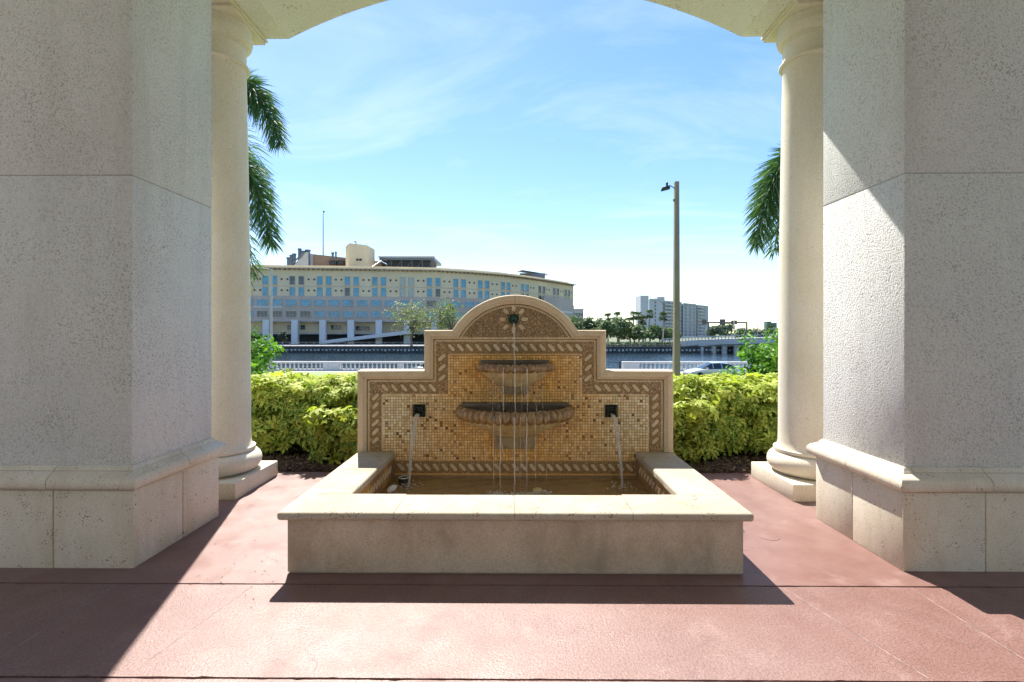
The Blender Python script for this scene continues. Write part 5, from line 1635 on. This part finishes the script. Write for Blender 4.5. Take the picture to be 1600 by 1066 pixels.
for k, (x, y0, D_, lb) in enumerate(((1146, 491.5, 135, 'tall street lamp on the bridge beside the sign gantry'), (1182, 498.5, 170, 'thin street lamp on the bridge approach nearest the right bush'))):
    q = px(x, y0, D_); lt = thing('street_lamp', (q.x, D_, -.5), lb, 'street lamp', 'street lamps on the bridge')
    MB().tube([(q.x, D_, -1.9), (q.x, D_, q.z-.6)], [.16, .10], 7).build('post', M['lamp_grey'], lt, True)
    MB().tube([(q.x, D_, q.z-.7), (q.x-.5, D_, q.z), (q.x-1.3, D_, q.z+.1)], .07, 6).build('arm', M['lamp_grey'], lt, True)
    bbox('lamp_head', q.x-1.9, q.x-1.2, D_-.15, D_+.15, q.z+.02, q.z+.2, M['lamp_grey'], lt, .04)

# ---------------------------------------------------------------- trees on the far bank
M['tree_leaf'] = leafmat('far foliage', 0.25, 0.6)
fl_leaf = (np.array([(-.5, -.3, 0), (.5, -.25, .1), (.55, .3, -.05), (-.45, .35, .05)], float), [(0, 1, 2, 3)])
def tree(x, ytop, ybase, D_, wpx, label, n=1500, lo=(.03, .055, .02), hi=(.10, .14, .045), size=.55, sparse=1.0, seed=0, group='trees on the far bank', flat=1.0):
    g_ = np.random.default_rng(seed+100); rr = random.Random(seed)
    top, base = px(x, ytop, D_), px(x, ybase, D_)
    h = top.z-base.z; w = wpx*D_/F/2
    t = thing('broadleaf_tree', (top.x, D_, base.z), label, 'tree', group)
    cr_z = base.z+h*.62
    mb = MB()
    mb.tube([(top.x, D_, base.z), (top.x+rr.uniform(-.3, .3), D_, base.z+h*.22), (top.x+rr.uniform(-.5, .5), D_, base.z+h*.45)], [h*.035, h*.026, h*.018], 7)
    cl = []
    for k in range(13):
        a = rr.uniform(0, 6.28); e = rr.uniform(-.5, 1.0); r_ = rr.uniform(.35, .8)
        c = Vector((top.x+w*r_*math.cos(a)*math.cos(e*.9), D_+w*.7*r_*math.sin(a), cr_z+h*.30*flat*e))
        cl.append((c, rr.uniform(.22, .42)))
        mb.tube([(top.x, D_, base.z+h*rr.uniform(.25, .42)), ((top.x+c.x)/2, (D_+c.y)/2, (c.z+base.z+h*.45)/2+.2), c], [h*.014, h*.009, h*.004], 5)
    mb.build('trunk', M['bark'], t, True)
    P, N = [], []
    for c, q in cl:
        k = n//13
        d = g_.normal(0, 1, (k, 3)); d /= np.linalg.norm(d, axis=1, keepdims=True)
        r_ = g_.uniform(.3, 1.0, (k, 1))**.5*sparse
        P.append(np.array(c)+d*r_*np.array([w*q*1.2, w*q*1.1, h*.19*flat])*g_.uniform(.8, 1.25, (k, 1))); N.append(d+np.array([[0, 0, .4]]))
    P, N = np.vstack(P), np.vstack(N)
    foliage('crown', P, N, None, fl_leaf, size, M['tree_leaf'], t, lo, hi, .3, .8)
    return t
tree(643, 474, 545, 126, 92, 'pale loosely leaved tree in front of the hospital columns', 1500, (.17, .19, .085), (.38, .41, .17), .40, 1.35, 1)
tree(706, 474, 545, 128, 66, 'yellow green tree half hidden behind the fountain arch', 1300, (.14, .18, .065), (.34, .38, .14), .42, 1.3, 2)
tree(441, 519, 541, 124, 15, 'small dark shrub tree at the left end of the quay', 400, (.02, .04, .03), (.05, .08, .05), .35, 1, 3)
xs_ = [(884, 498, 60), (908, 496, 52), (928, 501, 46), (947, 505, 52), (968, 500, 56), (990, 511, 44), (1008, 509, 46), (1030, 511, 40), (1046, 514, 34)]
who = ['behind the right shoulder of the fountain arch', 'just right of the fountain arch', 'second right of the arch', 'beneath the first pair of palms', 'with the broadest dark crown',
       'left of the palm cluster', 'beneath the palm cluster', 'before the apartment block', 'beside the tan pole']
for k, (x, yt, w_) in enumerate(xs_):
    tree(x, yt, 540, 132+5*(k % 3), w_, 'dense green riverside tree '+who[k], 1500, (.07, .11, .05), (.19, .25, .11), .6, 1.05, 10+k)
for k, (x, yt, w_, D_, wh) in enumerate(((1113, 512, 30, 230, 'under the sign gantry'), (1133, 508, 40, 240, 'behind the bridge lamp'), (1162, 514, 34, 250, 'right of the gantry post'), (1188, 513, 40, 260, 'before the office towers'), (1222, 509, 50, 250, 'behind the right column'))):
    tree(x, yt, 534, D_, w_, 'distant tree with haze in its leaf colour beyond the bridge '+wh, 700, (.10, .14, .11), (.19, .24, .17), 1.0, 1.05, 30+k, 'trees beyond the bridge')  # distance haze is put into these pale leaf colours
# low hedge line on the bank
hb = MB()
P = np.stack([npr.uniform(14, 44, 2600), npr.uniform(121.5, 123, 2600), npr.uniform(-1.9, -.9, 2600)], 1)
t = thing('bank_hedge', (29, 122, -1.95), 'low clipped green hedge on the far bank above the seawall', 'hedge')
foliage('foliage', P, npr.normal(0, 1, P.shape), None, fl_leaf, .35, M['tree_leaf'], t, (.05, .08, .02), (.12, .16, .05), .4, .8)

# fan palms on the far bank
M['far_frond'] = leafmat('fan palm leaf', 0.2, 0.5)
def palm_crown_mesh(seed):
    rr = random.Random(seed); V, Fc, C_ = [], [], []
    for k in range(60):
        a = rr.uniform(0, 6.28); e = rr.uniform(-.9, 1.2)
        d = Vector((math.cos(a)*math.cos(e), math.sin(a)*math.cos(e), math.sin(e)))
        L_ = rr.uniform(.75, 1.05); tip = d*L_+Vector((0, 0, -.12)); mid_ = d*.45
        side = d.cross(Vector((0, 0, 1))).normalized()
        for j in range(-4, 5):
            q = len(V); ang_ = j*.22
            dd = (d*math.cos(ang_)+side*math.sin(ang_)).normalized()
            p0 = mid_; p2 = mid_+dd*.55*L_+Vector((0, 0, -.10)); w_ = side*.05
            V += [p0-w_*.4, p0+w_*.4, p2+w_, p2-w_]; Fc.append((q, q+1, q+2, q+3))
            s_ = rr.random(); C_ += [(.06+.09*s_, .09+.11*s_, .04+.05*s_)]*4
        q = len(V); w_ = side*.02; V += [-w_, w_, mid_+w_, mid_-w_]; Fc.append((q, q+1, q+2, q+3)); C_ += [(.08, .08, .04)]*4
    o = np_mesh('crown', np.array([tuple(v) for v in V]), Fc, M['far_frond'], col=np.array(C_))
    me = o.data; bpy.data.objects.remove(o)
    return me
pcs = [palm_crown_mesh(1), palm_crown_mesh(2)]
far_p = [(949.5, 496, 150, 'leftmost of the two lone palms right of the fountain'), (964, 494.5, 150, 'slightly taller palm of the lone pair'), (989.5, 493.5, 140, 'first palm of the cluster before the stair tower'),
         (997.5, 494, 144, 'second palm of the cluster before the stair tower'), (1004, 500.5, 140, 'shorter palm in the middle of the cluster'), (1014.5, 491, 138, 'tallest palm of the cluster before the apartment block'),
         (1035.5, 494.5, 132, 'palm standing alone left of the tan pole'), (983, 503, 142, 'low palm at the left edge of the cluster'), (1200, 514, 150, 'small palm right of the bridge gantry'), (704, 481, 135, 'dark palm crown above the pale tree by the hospital')]
for k, (x, y, D_, lb) in enumerate(far_p):
    q = px(x, y, D_)
    t = thing('fan_palm', (q.x, D_, -2), lb, 'palm tree', 'fan palms on the far bank')
    MB().tube([(q.x+rnd.uniform(-.4, .4), D_, -2), (q.x+rnd.uniform(-.15, .15), D_, q.z*.5), (q.x, D_, q.z)], [.26, .19, .16], 7).build('trunk', M['palm_trunk'], t, True)
    r_ = rnd.uniform(1.45, 1.8)*(D_/140)
    inst('crown', pcs[k % 2], t, (q.x, D_, q.z), (0, 0, rnd.uniform(0, 6)), (r_, r_, r_*rnd.uniform(.9, 1.1)))
